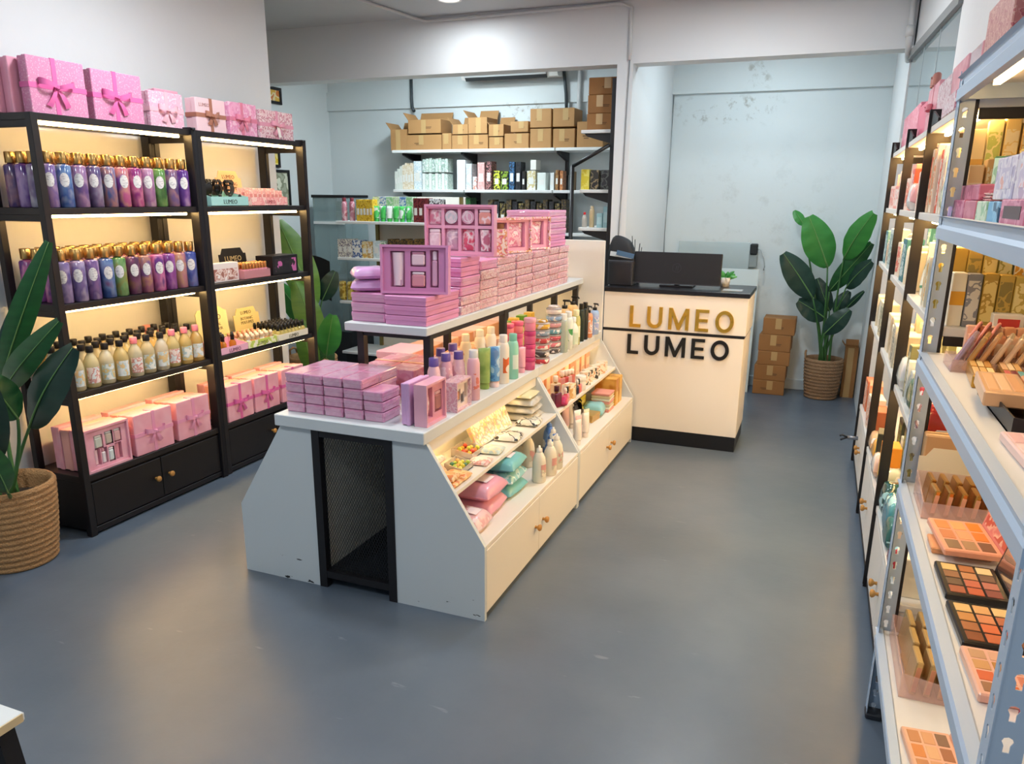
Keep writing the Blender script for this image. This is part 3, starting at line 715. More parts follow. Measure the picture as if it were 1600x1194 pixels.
BOT = {
 'mist': ([(.030, 0), (.033, .004), (.033, .176), (.029, .183), (.016, .186), (.014, .192)], [(.0225, .190), (.023, .192), (.023, .236), (.021, .238)], (.0337, .088, .150, .60), 16),
 'oil': ([(.030, 0), (.034, .006), (.035, .10), (.033, .122), (.024, .145), (.015, .158), (.013, .170)], [(.0165, .166), (.017, .168), (.017, .196), (.015, .198)], (.0356, .022, .098, .85), 16),
 'shampoo': ([(.030, 0), (.033, .005), (.032, .09), (.026, .16), (.020, .178), (.019, .182)], [(.0205, .180), (.021, .182), (.020, .212), (.019, .214)], (.0332, .03, .10, .5), 16),
 'spray': ([(.026, 0), (.028, .004), (.028, .160), (.024, .178), (.019, .186)], [(.019, .184), (.0195, .186), (.0195, .216), (.018, .220)], (.0284, .05, .12, .6), 16),
 'pump': ([(.028, 0), (.031, .005), (.031, .140), (.026, .158), (.014, .165)], [(.015, .163), (.015, .182)], (.0314, .03, .12, .7), 16),
 'dispenser': ([(.028, 0), (.031, .005), (.031, .140), (.026, .158), (.014, .165)], [(.015, .163), (.015, .182)], None, 16),
 'jar': ([(.030, 0), (.032, .003), (.032, .040), (.029, .044)], [(.033, .043), (.034, .045), (.034, .064), (.032, .066)], (.0324, .008, .036, 1.0), 16),
 'mini': ([(.013, 0), (.015, .002), (.015, .038), (.010, .046), (.007, .050)], [(.008, .049), (.0085, .050), (.008, .062), (.010, .064), (.006, .082)], None, 10),
 'detergent': ([(.036, 0), (.040, .006), (.039, .11), (.034, .145), (.022, .170), (.016, .176)], [(.0165, .174), (.017, .176), (.016, .196), (.007, .202), (.006, .214)], (.0404, .04, .11, .55), 16),
 'lip': ([(.010, 0), (.010, .045), (.009, .047)], [(.0095, .046), (.010, .048), (.010, .075), (.008, .078)], None, 8),
}
def tubeb(label, loc, m, capm, rz=0.0, h=.19, r=.026, group=None, name='cream_tube'):
    """squeeze tube standing on its cap, crimped flat at the top"""
    o = thing(name, label, 'tube', loc, rz, group)
    def mk():
        mb = MB(); n = 14; vs = []; fs = []; lv = 7
        for j in range(lv):
            t = j/(lv-1); z = .03+(h-.03)*t; ax = r*(1-t**1.6)+.0015; ay = r*(1+.22*t)
            for k in range(n):
                a = 2*math.pi*k/n; vs.append((ax*math.cos(a), ay*math.sin(a), z))
        for j in range(lv-1):
            for k in range(n): fs.append((j*n+k, j*n+(k+1) % n, (j+1)*n+(k+1) % n, (j+1)*n+k))
        fs.append(tuple((lv-1)*n+k for k in range(n)))
        return mb.add(vs, fs, True).mesh()
    link('body', cached(('tb', h, r), mk), m, o)
    link('cap', cached(('tc', r), lambda: MB().lathe([(r*.84, 0), (r*.86, .002), (r*.9, .032)], 14).mesh()), capm, o)
    return o
def bag(label, dx, dy, dz, m, loc, rz=0.0, group=None, name='soft_pack', deco=None, seed=0, cat='pack'):
    """soft plastic pack: pillow shape with crimped ends"""
    o = thing(name, label, cat, loc, rz, group)
    def mk():
        r = random.Random(seed); mb = MB(); nu, nv = 10, 8
        def top(u, v):
            u, v = .5-.5*math.cos(math.pi*u), .5-.5*math.cos(math.pi*v)
            e = (max(0, 1-abs(2*u-1)**6)**.5)*(max(0, 1-abs(2*v-1)**6)**.5)
            return ((u-.5)*dx*(1-.02*math.sin(9*v)), (v-.5)*dy, dz*.34+dz*.64*e*(1+.07*math.sin(9*u+seed)*math.cos(8*v+seed)))
        def bot(u, v):
            u, v = .5-.5*math.cos(math.pi*u), .5-.5*math.cos(math.pi*v)
            e = (max(0, 1-abs(2*u-1)**6)**.5)*(max(0, 1-abs(2*v-1)**6)**.5)
            return ((u-.5)*dx*(1-.02*math.sin(9*v)), (v-.5)*dy, dz*.34-dz*.34*e)
        mb.grid(top, nu, nv); mb.grid(lambda u, v: bot(1-u, v), nu, nv)
        return mb.mesh(fix=False)
    link('body', cached(('bag', round(dx, 3), round(dy, 3), round(dz, 3), seed), mk), m, o)
    if deco:
        link('printed_mark', cached(('bd', round(dx, 3), round(dy, 3), round(dz, 3)), lambda: MB().grid(lambda u, v: (dx*(.05+.30*u)-dx*.02, (v-.5)*dy*.4, dz*1.055-.010*abs(2*u-1)*dz*6), 3, 3).mesh(fix=False)), deco, o)
    link('seam', cached(('bs', round(dx, 3), round(dy, 3), round(dz, 3)), lambda: MB().box(-dx*.46, dx*.46, -dy/2-.004, -dy/2+.003, dz*.32, dz*.36).mesh()), m, o)
    return o
def card(label, w, h, m, loc, rz=0.0, style=0, lines=(), tm=None, tilt=.12, group=None):
    """display header card with a shaped top edge"""
    o = thing('display_card', label, 'display card', loc, rz, group)
    n = 12; top = []
    for i in range(n+1):
        u = i/n
        if style == 0: z = h*(.86+.14*math.sin(math.pi*u)**.6) - .03*h*math.sin(6*math.pi*u)
        elif style == 1: z = h*(1.0 if .16 < u < .84 else .80)
        else: z = h*(.80+.20*math.sin(math.pi*u)) if .1 < u < .9 else h*.74
        top.append((w*(.5-u), z))
    b = link('board', MB().prism([(-w/2, 0), (w/2, 0)]+top, 'x', -.002, .002).mesh(), m, o, None, (0, -tilt, 0))
    for i, (s, sz, zf) in enumerate(lines):
        link('lettering', textmesh(s, sz), tm or M('#5b4a35', .6), b, (.0026, 0, h*zf), (math.radians(90), 0, math.radians(90)))
    return o
def tray(label, w, d, h, m, loc, rz=0.0, text=None, tm=None, ts=.03, front=None, group=None, name='counter_tray', bk=0.0):
    """open counter tray, w along y, d along x, front lip facing +X"""
    o = thing(name, label, 'tray', loc, rz, group)
    k = (round(w, 3), round(d, 3), round(h, 3), bk); e = .003
    link('floor_panel', cached(('tf',)+k, lambda: bmx(-d/2, d/2, -w/2, w/2, 0, .004)), m, o)
    fr = link('front_panel', cached(('tp',)+k, lambda: bmx(d/2-e, d/2, -w/2, w/2, 0, h)), front or m, o)
    link('back_panel', cached(('tq',)+k, lambda: bmx(-d/2, -d/2+e, -w/2, w/2, 0, h*(1.6+bk))), m, o)
    for s in (-1, 1):
        link('side_panel', cached(('ts', s)+k, lambda s=s: MB().prism([(-d/2+e, .002), (d/2-e, .002), (d/2-e, h), (-d/2+e, h*(1.6+bk))], 'y', s*w/2-(e if s > 0 else 0), s*w/2+(e if s < 0 else 0)).mesh()), m, o)
    if text: link('lettering', textmesh(text, ts), tm or M('#333333', .6), fr, (d/2+.0008, 0, h*.45), (math.radians(90), 0, math.radians(90)))
    return o
def gift_set(label, w, h, t, m, loc, rz=0.0, cells=(), inner=None, tiltx=0.0, group=None, film=False, name='gift_set_box'):
    """shallow presentation box standing up, front +X, with recessed pockets holding products"""
    o = thing(name, label, 'gift set', loc, rz, group)
    if tiltx: o.rotation_euler = (0, -tiltx, rz)
    inner = inner or m; r = min(.010, w*.05)
    link('box', bmx(-t/2, -t*.1, -w/2, w/2, 0, h), m, o)
    link('rim', bmx(-t*.1, t/2, -w/2, -w/2+r, 0, h), m, o); link('rim', bmx(-t*.1, t/2, w/2-r, w/2, 0, h), m, o)
    link('rim', bmx(-t*.1, t/2, -w/2+r, w/2-r, 0, r), m, o); link('rim', bmx(-t*.1, t/2, -w/2+r, w/2-r, h-r, h), m, o)
    # inner tray: a panel with holes = strips around the pockets
    x0, x1 = -t*.1, t*.28
    ys = sorted({-w/2+r, w/2-r} | {c[0]-c[2]/2 for c in cells} | {c[0]+c[2]/2 for c in cells})
    zs = sorted({r, h-r} | {c[1]-c[3]/2 for c in cells} | {c[1]+c[3]/2 for c in cells})
    mb = MB()
    for a, b in zip(ys, ys[1:]):
        run = None
        for c0, c1 in zip(zs, zs[1:]):
            cy, cz = (a+b)/2, (c0+c1)/2
            if not any(abs(cy-c[0]) < c[2]/2 and abs(cz-c[1]) < c[3]/2 for c in cells):
                mb.box(x0, x1, a, b, c0, c1)
    link('insert_tray', mb.mesh(), inner, o)
    for (cy, cz, cw, ch, kind, pm, pm2) in cells:
        link('pocket', bmx(x0-.001, x0+.001, cy-cw/2, cy+cw/2, cz-ch/2, cz+ch/2), M('#b9738f', .6), o)
        q = min(cw, ch)*.5
        if kind == 'tube':
            p = link('product_tube', MB().grid(lambda u, v: (x0+.001+(cw*.34)*math.sin(math.pi*u), cy-(cw*(.42-.10*(1-v)))*math.cos(math.pi*u), cz-ch*.46+ch*.92*v), 8, 4).mesh(fix=False), pm, o)
            link('product_cap', bmx(x0, x0+cw*.3, cy-cw*.26, cy+cw*.26, cz-ch*.47, cz-ch*.30), pm2, p)
        elif kind == 'jar':
            p = link('product_jar', cmx(x0, x0+.022, cy-cw*.42, cy+cw*.42, cz-ch*.42, cz+ch*.30, .005), pm, o)
            link('product_lid', cmx(x0, x0+.020, cy-cw*.38, cy+cw*.38, cz+ch*.30, cz+ch*.45, .003), pm2, p)
        elif kind == 'disc':
            p = link('product_disc', MB().add([(x0+.001, cy, cz)]+[(x0+.016, cy+q*.9*math.cos(k*math.pi/10), cz+q*.9*math.sin(k*math.pi/10)) for k in range(20)]+[(x0, cy+q*.95*math.cos(k*math.pi/10), cz+q*.95*math.sin(k*math.pi/10)) for k in range(20)],
                 [tuple(1+k for k in range(20))]+[(1+k, 1+(k+1) % 20, 21+(k+1) % 20, 21+k) for k in range(20)]).mesh(), pm, o)
            link('product_ring', MB().grid(lambda u, v: (x0+.017, cy+q*(.55+.12*v)*math.cos(2*math.pi*u), cz+q*(.55+.12*v)*math.sin(2*math.pi*u)), 18, 1).mesh(fix=False), pm2, p)
        elif kind == 'stick':
            p = link('product_stick', cmx(x0, x0+.018, cy-cw*.30, cy+cw*.30, cz-ch*.47, cz+ch*.22, .004), pm, o)
            link('product_cap', cmx(x0, x0+.016, cy-cw*.24, cy+cw*.24, cz+ch*.22, cz+ch*.47, .004), pm2, p)
        else:
            link('product_sachet', MB().grid(lambda u, v: (x0+.002+.014*math.sin(math.pi*u)**.5*math.sin(math.pi*v)**.5+.002*math.sin(9*u+5*v), cy+(u-.5)*cw*.92, cz+(v-.5)*ch*.92), 6, 6).mesh(fix=False), pm, o)
    return o
PINKS = {'lilac': M('#dd93c1', .42, coat=.2), 'lilac2': M('#e3a0c8', .42, coat=.2), 'blush': M('#e8b3bd', .45), 'rose': M('#e59fb4', .42)}
FLORAL = PR(['#e3b3c0', '#d994ab', '#eed6da', '#c4768e', '#e3bfc8'], 46, .35, coat=.3)
FLORAL2 = PR(['#e3c3c8', '#eedfe0', '#d99aa8', '#b97a88', '#e8cdd0'], 42, .35, coat=.3)
PLILAC = PR(['#e3a3c8', '#dc90bd', '#eab9d4', '#cf7fb0'], 26, .3, coat=.5)
GOLD = M('#b8935a', .30, 1.0)
BCAP = M('#141416', .35)
FILM = M('#f6dbe8', .12, alpha=.35, coat=.8)
# ================================================================== left racks
PKB = PR(['#d488ac', '#d78cb0', '#d488ac', '#d78cb0', '#d488ac', '#d78cb0', '#d488ac', '#e6b8cc'], 150, .4, kind='noise')
RIBP = M('#e06aa6', .3); RIBR = M('#d9809a', .3); RIBB = M('#a9735f', .28)
def face_box(u0, u1, vt, x, zb):
    a, b = at(u0, vt, x=x), at(u1, vt, x=x)
    return a.y, b.y, a.z-zb
GX = -3.185
tops = [(38, 127, 84, PKB, RIBP, 'glittery pink gift box with hot pink bow, largest on the left rack top', .055, .45, .085),
        (140, 217, 106, PKB, RIBP, 'glittery pink gift box with hot pink bow, second on the left rack top', .055, .45, .08),
        (231, 283, 140, PR(['#e9b3c6', '#e3a6bd', '#f1ccd8'], 70, .4), M('#eab6c3', .3), 'small pale pink gift box with pale bow on the left rack top', .055, .5, .06),
        (304, 350, 151, M('#ecc9cf', .45), RIBB, 'cream pink gift box with brown bow and LUMEO script on the left rack top', .075, .5, .05),
        (357, 399, 158, PR(['#eba7c6', '#e494b8', '#f2c3d6'], 40, .4), RIBR, 'mid pink gift box with rose bow on the left rack top', .06, .45, .06),
        (405, 456, 170, FLORAL2, M('#dd9bb0', .3), 'white and pink floral gift box with tag, last on the rack top', .06, .5, .06)]
for i, (u0, u1, vt, m, rb, lab, th, ry, bs) in enumerate(tops):
    y0, y1, hh = face_box(u0, u1, vt, GX, 1.93)
    g = gift(lab, y1-y0, hh, th, m, rb, (GX-th/2, (y0+y1)/2, 1.9305), 0, ry=ry, rzf=.5, bw=.022, bs=bs, tag_card=(i == 5), lidm=m)
    if i == 3: link('lettering', textmesh('LUMEO', .024), M('#b08a86', .6), g, (th/2+.001, -.05, hh*.80), (math.radians(90), 0, math.radians(90)))
for k, (u, th) in enumerate(((37, .045), (37, .05))):
    y0, y1, hh = face_box(38, 127, 84, GX, 1.93)
    gift('plain pink gift box at the rack top left end, '+['in front of', 'behind'][k]+' its twin', y1-y0-.02, hh-.008*(k+1), .048, PINKS['rose'], None, (GX-.055-.03-.05*k-.006, (y0+y1)/2-.045-.03*k, 1.9305), 0)
gift('plain pink gift box tucked behind the brown ribbon box', .16, .20, .05, PINKS['rose'], None, (GX-.12, 3.34, 1.9305))
# body mists
MISTC = [['#b48fc0', '#8a72b8', '#d3b3d6'], ['#7fa3d6', '#4f73c0', '#b9cde8'], ['#a77fb8', '#c79fc9', '#7a5aa0'], ['#c9c3d6', '#8f7aa6', '#6c5c92'], ['#8a86b5', '#c98f8f', '#5f6aa8'], ['#e56fa8', '#f1a3a0', '#8f4fb0'], ['#d94f9b', '#f08fb6', '#a83f8c'], ['#d9a6c8', '#b97fb5', '#ecc8dc'], ['#5f9a4a', '#87b86a', '#3f7a3c'], ['#8b6fa8', '#b8879a', '#6a5490'], ['#6b3f9c', '#8f5fb8', '#c8a6dc'], ['#9a6fb5', '#b892c8', '#7d529e'], ['#d05fa6', '#e38fc0', '#a04c98']]
MIST2 = [['#8f7ab8', '#b59fd0', '#6b5aa0'], ['#a58fc8', '#8673b5', '#c9b8e0'], ['#a77fc0', '#7f62a8', '#c4a6d8'], ['#3f62b0', '#7f9fd8', '#8f6a9c'], ['#5f9a52', '#8fc07a', '#b8a84f'], ['#6a3f62', '#8c4f7a', '#b07a6a'], ['#b56a8a', '#d99a80', '#8f5f9c'], ['#d94fb0', '#f08fc8', '#7a3f9c'], ['#a84fb0', '#c06fc8', '#8a3f9a'], ['#d98fa0', '#e8b08a', '#c07a9c'], ['#4f5fb8', '#7f8fd8', '#8f6ab0'], ['#6f7fc0', '#a08fc8', '#c88fb0'], ['#e0607f', '#f08f9a', '#9a5fb0']]
def dk(h, f=.80):
    return '#%02x%02x%02x' % tuple(int(int(h[i:i+2], 16)*f) for i in (1, 3, 5))
def cname(c):
    r, g, b = (int(c[i:i+2], 16) for i in (1, 3, 5))
    if g > r and g > b: return 'green'
    if b > r+25: return 'blue'
    if r > b+25 and r > g+50: return 'pink'
    return 'purple'
LABW = PR(['#e0dfdc', '#e0dfdc', '#e0dfdc', '#b8b4b8'], 70, .5, stretch=(1, 1, 3))
for lev, (z, cols, where) in enumerate(((1.5405, MISTC, 'upper'), (1.1205, MIST2, 'second'))):
    n = 11
    for row in range(4):
        for i in range(n):
            y = 2.497+.0775*i+random.uniform(-.002, .002); x = -3.168-.073*row+random.uniform(-.002, .002)
            c = cols[i % len(cols)] if row == 0 else random.choice(cols)
            if row == 0: lab = '%s body mist with gold cap, %s, front row, %s shelf' % (cname(c[0]), lr(i, n), where); g = 'front row of body mists'
            else: lab = 'gold capped body mist, %s row, %s, %s shelf' % (ORD[row], lr(i, n), where); g = 'rear body mists, %s shelf' % where
            bottle('mist', lab, (x, y, z), PR([dk(q) for q in c], 18, .15, coat=.4, interp='LINEAR', stretch=(1, 1, .6)), GOLD, LABW if row == 0 else None, random.uniform(-.75, -.35), g)
# bath oils
OILC = ['#f4ecc4', '#f2e8b8', '#f6f0d0', '#f0dc9a', '#f4eed0', '#f2e6bc', '#f6f0d8', '#f0e0a0', '#efd488', '#eecb7a']
for row in range(4):
    for i in range(10):
        y = 2.50+.0845*i+(.012 if row % 2 else 0); x = -3.172-.0745*row
        pk = row == 0 and i in (4, 7, 8, 9)
        bm_ = M(OILC[(i+row*3) % 10], .06, trans=.5, coat=.3)
        if row == 0:
            lab = 'clear yellow bath oil bottle with %s cap, %s in front row' % ('pink' if pk else 'black', lr(i, 10)); g = 'front row of bath oils'
        else: lab = 'black capped bath oil bottle, %s row, %s' % (ORD[row], lr(i, 10)); g = 'rear bath oils'
        bottle('oil', lab, (x+random.uniform(-.004, .004), y, .7105), bm_, M('#f08a9a', .4) if pk else BCAP, PR([['#e8ecec', '#cfdfe0', '#e6c890'], ['#f0e0d8', '#d99a8f', '#e8ecec'], ['#eceee6', '#b8d0d4', '#d8c080']][i % 3], 40, .5) if row < 2 else None, -.5, g)
# gift boxes on the cupboards
PKW = PR(['#e8a3b2', '#eba9b8', '#eeb4c0'], 12, .45, interp='LINEAR')
ORG = M('#eeb0a8', .5)
def boxes_on_base(y0, y1, zf, kind, nm, n=4):
    w, h = y1-y0, .215
    for k in range(n):
        th = .055; x = -3.135-.0275-k*.057
        if k == 0:
            if kind == 'window':
                cells = [(-.045, .14, .05, .07, 'jar', M('#cfd0c0', .3), M('#e8e4dc', .4)), (.015, .145, .045, .07, 'jar', M('#c8b8a8', .3), M('#dcd8d0', .4)), (.065, .145, .045, .07, 'jar', M('#d8a8a8', .3), M('#e8e4dc', .4)), (-.06, .065, .035, .08, 'tube', M('#f0c8cc', .4), M('#e0a0aa', .4)), (-.02, .065, .035, .08, 'stick', M('#eee6e6', .4), M('#e0a0aa', .4)), (.02, .06, .035, .075, 'jar', M('#d9e3e0', .3), M('#f0e8e8', .4)), (.062, .065, .04, .085, 'tube', M('#e59aa6', .4), M('#d98a98', .4))]
                gift_set('pink window gift box showing jars and tubes, '+nm, w, h, th, PKW, (x, (y0+y1)/2, .3055), 0, cells)
            else:
                gift('pink gift box with %s, %s' % (('pink bow' if kind == 'bow' else 'pink ribbon'), nm), w, h, th, PKW, M('#e79cba', .3) if kind == 'bow' else RIBP, (x, (y0+y1)/2, .3055), 0, bow=True, ry=.5, bw=.02, bs=.062)
        else:
            gift('plain pink box, %s behind the front one, %s' % (ORD[k-1], nm), w-.006*(k % 2), h-.004*(k % 3), th, PKW if k % 2 else ORG, None, (x, (y0+y1)/2+.003*(k % 3), .3055))
boxes_on_base(2.462, 2.715, 0, 'window', 'left cupboard, beside the basket plant')
boxes_on_base(2.745, 2.995, 0, 'bow', 'middle of the left cupboard')
boxes_on_base(3.03, 3.27, 0, 'bow', 'right end of the left cupboard')
boxes_on_base(3.415, 3.635, 0, 'rib', 'left end of the second cupboard')
boxes_on_base(3.655, 3.885, 0, 'rib', 'middle of the second cupboard')
boxes_on_base(3.915, 4.145, 0, 'rib', 'right end of the second cupboard')
# second bay: upper shelf
Z2 = 1.5405
card('cream yellow display card with fruit pictures behind black hair clips', .20, .235, PR(['#f2e6b8', '#efe0a8', '#f4ead0'], 9, .5), (-3.34, 3.52, Z2), 0, 0, [('LUMEO', .022, .72), ('FRUITY', .022, .6)])
card('peach display card lettered LUMEO in brown on the upper shelf', .215, .20, M('#f0bf94', .5), (-3.30, 3.79, Z2), 0, 1, [('LUMEO', .032, .82), ('BLOOMING', .026, .62), ('BLOSSOMS', .026, .5)])
tray('teal counter tray lettered LUMEO with black hair clips', .30, .17, .052, M('#9fd3cf', .5), (-3.22, 3.585, Z2), 0, 'LUMEO', M('#33464a', .6), .034)
def claw(label, loc, rz, group):
    o = thing('hair_clip', label, 'hair clip', loc, rz, group)
    def mk():
        mb = MB()
        for s in (-1, 1):
            mb.grid(lambda u, v: (s*(.004+.018*math.sin(math.pi*v*.8)), (u-.5)*.06, .0+.062*v), 5, 4)
            for k in range(4): mb.tube([(s*.012, -.024+.016*k, .052), (s*.018, -.026+.017*k, .072), (s*.006, -.027+.018*k, .086)], .0045, 5)
        return mb.mesh(fix=False)
    link('jaw', cached('claw', mk), BCAP, o)
    link('spring', cached('clawp', lambda: MB().tube([(0, -.026, .03), (0, .026, .03)], .006, 6).mesh()), M('#3a3a3d', .3, .6), o)
    return o
for i in range(6):
    claw('black claw hair clip, %s in the teal tray' % lr(i, 6), (-3.20-.05*(i % 2), 3.47+.046*i, Z2+.058), .3*(i % 3), 'hair clips in the teal tray')
for i in range(7):
    bottle('mini', 'tiny yellow bottle, %s beneath the hair clips in the teal tray' % lr(i, 7), (-3.165-.035*(i % 2), 3.46+.04*i, Z2+.0042), M('#e5c56a', .1, trans=.4), BCAP, None, 0, 'tiny bottles under the hair clips', 1.0, sh=.75)
tray('pink counter tray of small gift pouches beside the teal tray', .33, .17, .050, PR(['#efb3b0', '#e99a9c', '#f3cfc8'], 30, .5), (-3.22, 3.93, Z2), 0, 'LUMEO', M('#9a4a55', .6), .028)
for r in range(2):
    for i in range(8):
        prod('peach pink pouch box, %s in the %s row of the pink tray' % (lr(i, 8), ['front', 'back'][r]), .034, .034, .085+.012*r, PR(['#f3c0b0', '#eeaaa0', '#f8d8c8'], 40, .4), (-3.175-.055*r, 3.79+.0385*i, Z2+.0045), random.uniform(-.1, .1), None, M('#d98f86', .5), name='pouch_box')
# second bay: second shelf
Z3 = 1.1205
prod('white mirror box printed with a rose vanity picture', .05, .215, .105, M('#ece4df', .4), (-3.19, 3.53, Z3), 0, None, PR(['#f4eeea', '#c99a8c', '#e9d6cf', '#a86f62'], 22, .4), name='mirror_box', pz=(.08, .7), py=.88)
card('black display card lettered in gold behind lipsticks', .235, .17, M('#17171a', .4), (-3.33, 3.80, Z3), 0, 1, [('LUMEO', .045, .62), ('LIPSTICK', .02, .38)], M('#d8c9a0', .4, .5))
tray('clear pink tray filled with gold capped lipsticks', .235, .13, .05, M('#e8a6ae', .15, trans=.4), (-3.20, 3.765, Z3))
for r in range(3):
    for i in range(8):
        bottle('lip', 'rose gold lipstick, %s row, %s in the clear pink tray' % (ORD[r], lr(i, 8)), (-3.155-.035*r, 3.67+.027*i, Z3+.0045), M('#e39aa6', .3), M('#d39a5e', .2, .9), None, 0, 'lipsticks in the clear pink tray', 1.15, name='lipstick', cat='lipstick')
prod('black lipstick display box with lit pink panel at shelf end', .13, .25, .115, M('#18161a', .35), (-3.22, 4.06, Z3), 0, None, PR(['#1c191d', '#2a2529', '#c46aa8'], 16, .35), name='display_box', pz=(.12, .85), py=.85)
for i in range(3):
    prod('small black carton %s on the lipstick display back' % ['left', 'middle', 'right'][i], .05, .075, .055+.02*i, M('#1d1b1f', .35), (-3.36, 3.93+.085*i, Z3), .2*i, None, M('#5f5a60', .4), name='small_carton', cat='carton')
# second bay: third shelf
Z4 = .7105
card('cream display card with leaf arch lettered LUMEO BODY ELIXIR', .255, .245, M('#e6dca4', .5), (-3.345, 3.60, Z4), 0, 0, [('LUMEO', .045, .72), ('UNIVERSAL', .026, .55), ('BODY ELIXIR', .026, .44)], M('#6c6238', .6))
card('smaller cream display card lettered LUMEO with brown flowers', .235, .20, M('#dcc98c', .5), (-3.365, 3.92, Z4), 0, 1, [('LUMEO', .03, .84), ('BOTANIC', .026, .66), ('PERFUMES', .026, .53)], M('#6c6238', .6))
card('pink display card half hidden behind bath oils', .20, .19, M('#f0a9a6', .5), (-3.445, 3.20, Z4), 0, 2, [('LUMEO', .02, .8), ('CLEANSE', .022, .62), ('BATH OIL', .022, .5)], M('#8f4a44', .6))
tray('pink counter tray with two black topped serum bottles', .225, .15, .042, M('#e9b3cd', .5), (-3.205, 3.512, Z4), 0, 'LUMEO', M('#7a4a62', .6), .03)
for i, (dx, dy) in enumerate(((0, -.03), (0, .05), (-.05, -.06), (-.05, .01))):
    bottle('mini', 'amber serum bottle with black dropper, %s in pink tray' % ORD[i], (-3.17+dx, 3.49+dy, Z4+.0045), M('#d98a32', .1, trans=.35), BCAP, None, 0, 'serums in the pink tray', 1.35)
tray('cream and lime counter tray of short perfume jars', .26, .21, .045, PR(['#eef0c8', '#c3d860', '#f2f2dc'], 12, .5), (-3.23, 3.755, Z4), 0, 'LUMEO', M('#6c7a3a', .6), .03)
for r in range(4):
    for i in range(6):
        bottle('mini', 'short perfume bottle, %s row, %s in the lime tray' % (ORD[r], lr(i, 6)), (-3.15-.048*r, 3.65+.042*i, Z4+.0045), M('#c99a6a' if (i+r) % 3 else '#dcd8d0', .12, trans=.3), M('#efd9c0' if r < 2 else '#e9a88a', .4), None, 0, 'perfumes in the lime tray', 1.3, sh=.95)
tray('white counter tray packed with black topped mini perfumes', .30, .23, .042, M('#e6e2cf', .5), (-3.235, 4.05, Z4), 0, 'LUMEO', M('#4a4a3a', .6), .03)
for r in range(5):
    for i in range(8):
        bottle('mini', 'mini perfume with black top, %s row, %s in the white tray' % (ORD[r], lr(i, 8)), (-3.145-.045*r, 3.925+.036*i, Z4+.0045), M('#e0cf7a', .1, trans=.4), BCAP, None, random.uniform(-.5, .5), 'mini perfumes in the white tray', 1.2)
# ================================================================== island goods
SH = 1.0902
def sy(u): return at(u, 512-.323*(u-666), x=-1.455).y
WRAP = M('#f0d6e2', .1, alpha=.28, coat=1.0)
LIL = PINKS['lilac']; LIL2 = PINKS['lilac2']
h3 = .0525
for i in range(3):
    pack('wrapped lilac box, %s of the small stack at the raised shelf corner' % pos(i, 3), .165, .19, .040, LIL2 if i % 2 else LIL, (-1.745, 2.86, SH+.0408*i), .02*i, wrap=WRAP)
    pack('large lilac box, %s of three under the open gift set' % pos(i, 3), .195, .31, .040, LIL, (-1.555, 2.90, SH+.0405*i), 0)
for i in range(2):
    bag('lilac soft pouch, %s of two on the wrapped boxes' % ['lower', 'upper'][i], .15, .15, .05, M('#d7a6d6', .3, coat=.6), (-1.785+.002*i, 2.85, SH+.123+.0502*i), .5+.2*i, seed=i+3, name='soft_pouch', cat='pouch')
Q = PINKS['lilac']
cells = [(-.072, .100, .062, .145, 'tube', M('#f0d3df', .25, coat=.5), M('#dba6c0', .3)), (.015, .142, .066, .062, 'jar', M('#eecbd8', .15, coat=.6), M('#c98aa8', .3)), (.015, .058, .066, .068, 'jar', M('#d9909f', .25), M('#f0dbe2', .3)), (.083, .103, .036, .150, 'stick', M('#d9a0be', .2, coat=.6), M('#f0d6e4', .2))]
gift_set('open lilac gift set with tube, jars and stick propped on pink boxes', .285, .198, .05, LIL, (-1.545, 2.82, SH+.1225), math.radians(-76), cells, M('#cf86b4', .45), tiltx=.06)
cols = [(707, 752, 6, 'first'), (752.5, 780, 5, 'second'), (780.5, 808, 6, 'third'), (808.5, 833, 6, 'fourth'), (833.5, 858, 6, 'fifth'), (858.5, 874, 6, 'sixth'), (874.5, 889, 6, 'seventh')]
tops_z = {}
for ci, (u0, u1, n, nm) in enumerate(cols):
    y0, y1 = max(3.075, sy(u0)), min(sy(u1), 4.93)
    hz = [.0425, .0455, .038, .0383, .0383, .0385, .0385][ci]
    for i in range(n):
        lil = (ci == 0 and i > 1) or (ci == 1 and i == n-1)
        m = LIL if lil else (FLORAL if (i+ci) % 2 else FLORAL2)
        pack('%s box, %s of the %s tall stack on the raised shelf' % ('plain lilac' if lil else 'wrapped floral', pos(i, n), nm), .30, y1-y0-.008, hz-.001, m, (-1.61+random.uniform(-.004, .004), (y0+y1)/2, SH+hz*i), random.uniform(-.008, .008), side=m, wrap=None if (ci == 0 and i > 3) else WRAP)
    tops_z[ci] = SH+hz*n
yA = (sy(707)+sy(752))/2
sach = lambda c, c2='#f4dfe4': PR([c, c, c2, c], 22, .12, coat=1.0, interp='LINEAR')
big = []
pm = ['#e08aa0', '#cfd0d6', '#e6a6bf', '#e8998f', '#e9c8d2', '#c9a6b8', '#e0506f', '#c86a86']
for r in range(2):
    for c in range(4):
        k = ['disc', 'disc', 'disc', 'jar', 'jar', 'sach', 'sach', 'tube'][r*4+c] if not (r == 0 and c == 0) else 'sach'
        big.append((-.117+.078*c, .168-.098*r, .064, .070 if r == 0 else .098, k, sach(pm[r*4+c]), M('#f1dbe2', .2, coat=.8)))
gift_set('big pink gift set of eight products standing on the tall stacks', .325, .222, .045, M('#e79fbc', .35, coat=.5), (-1.50, yA+.03, max(tops_z[0], tops_z[1])+.002), math.radians(-84), big, M('#eba8c2', .35, coat=.4))
yB = at(783, 396, x=-1.47).y
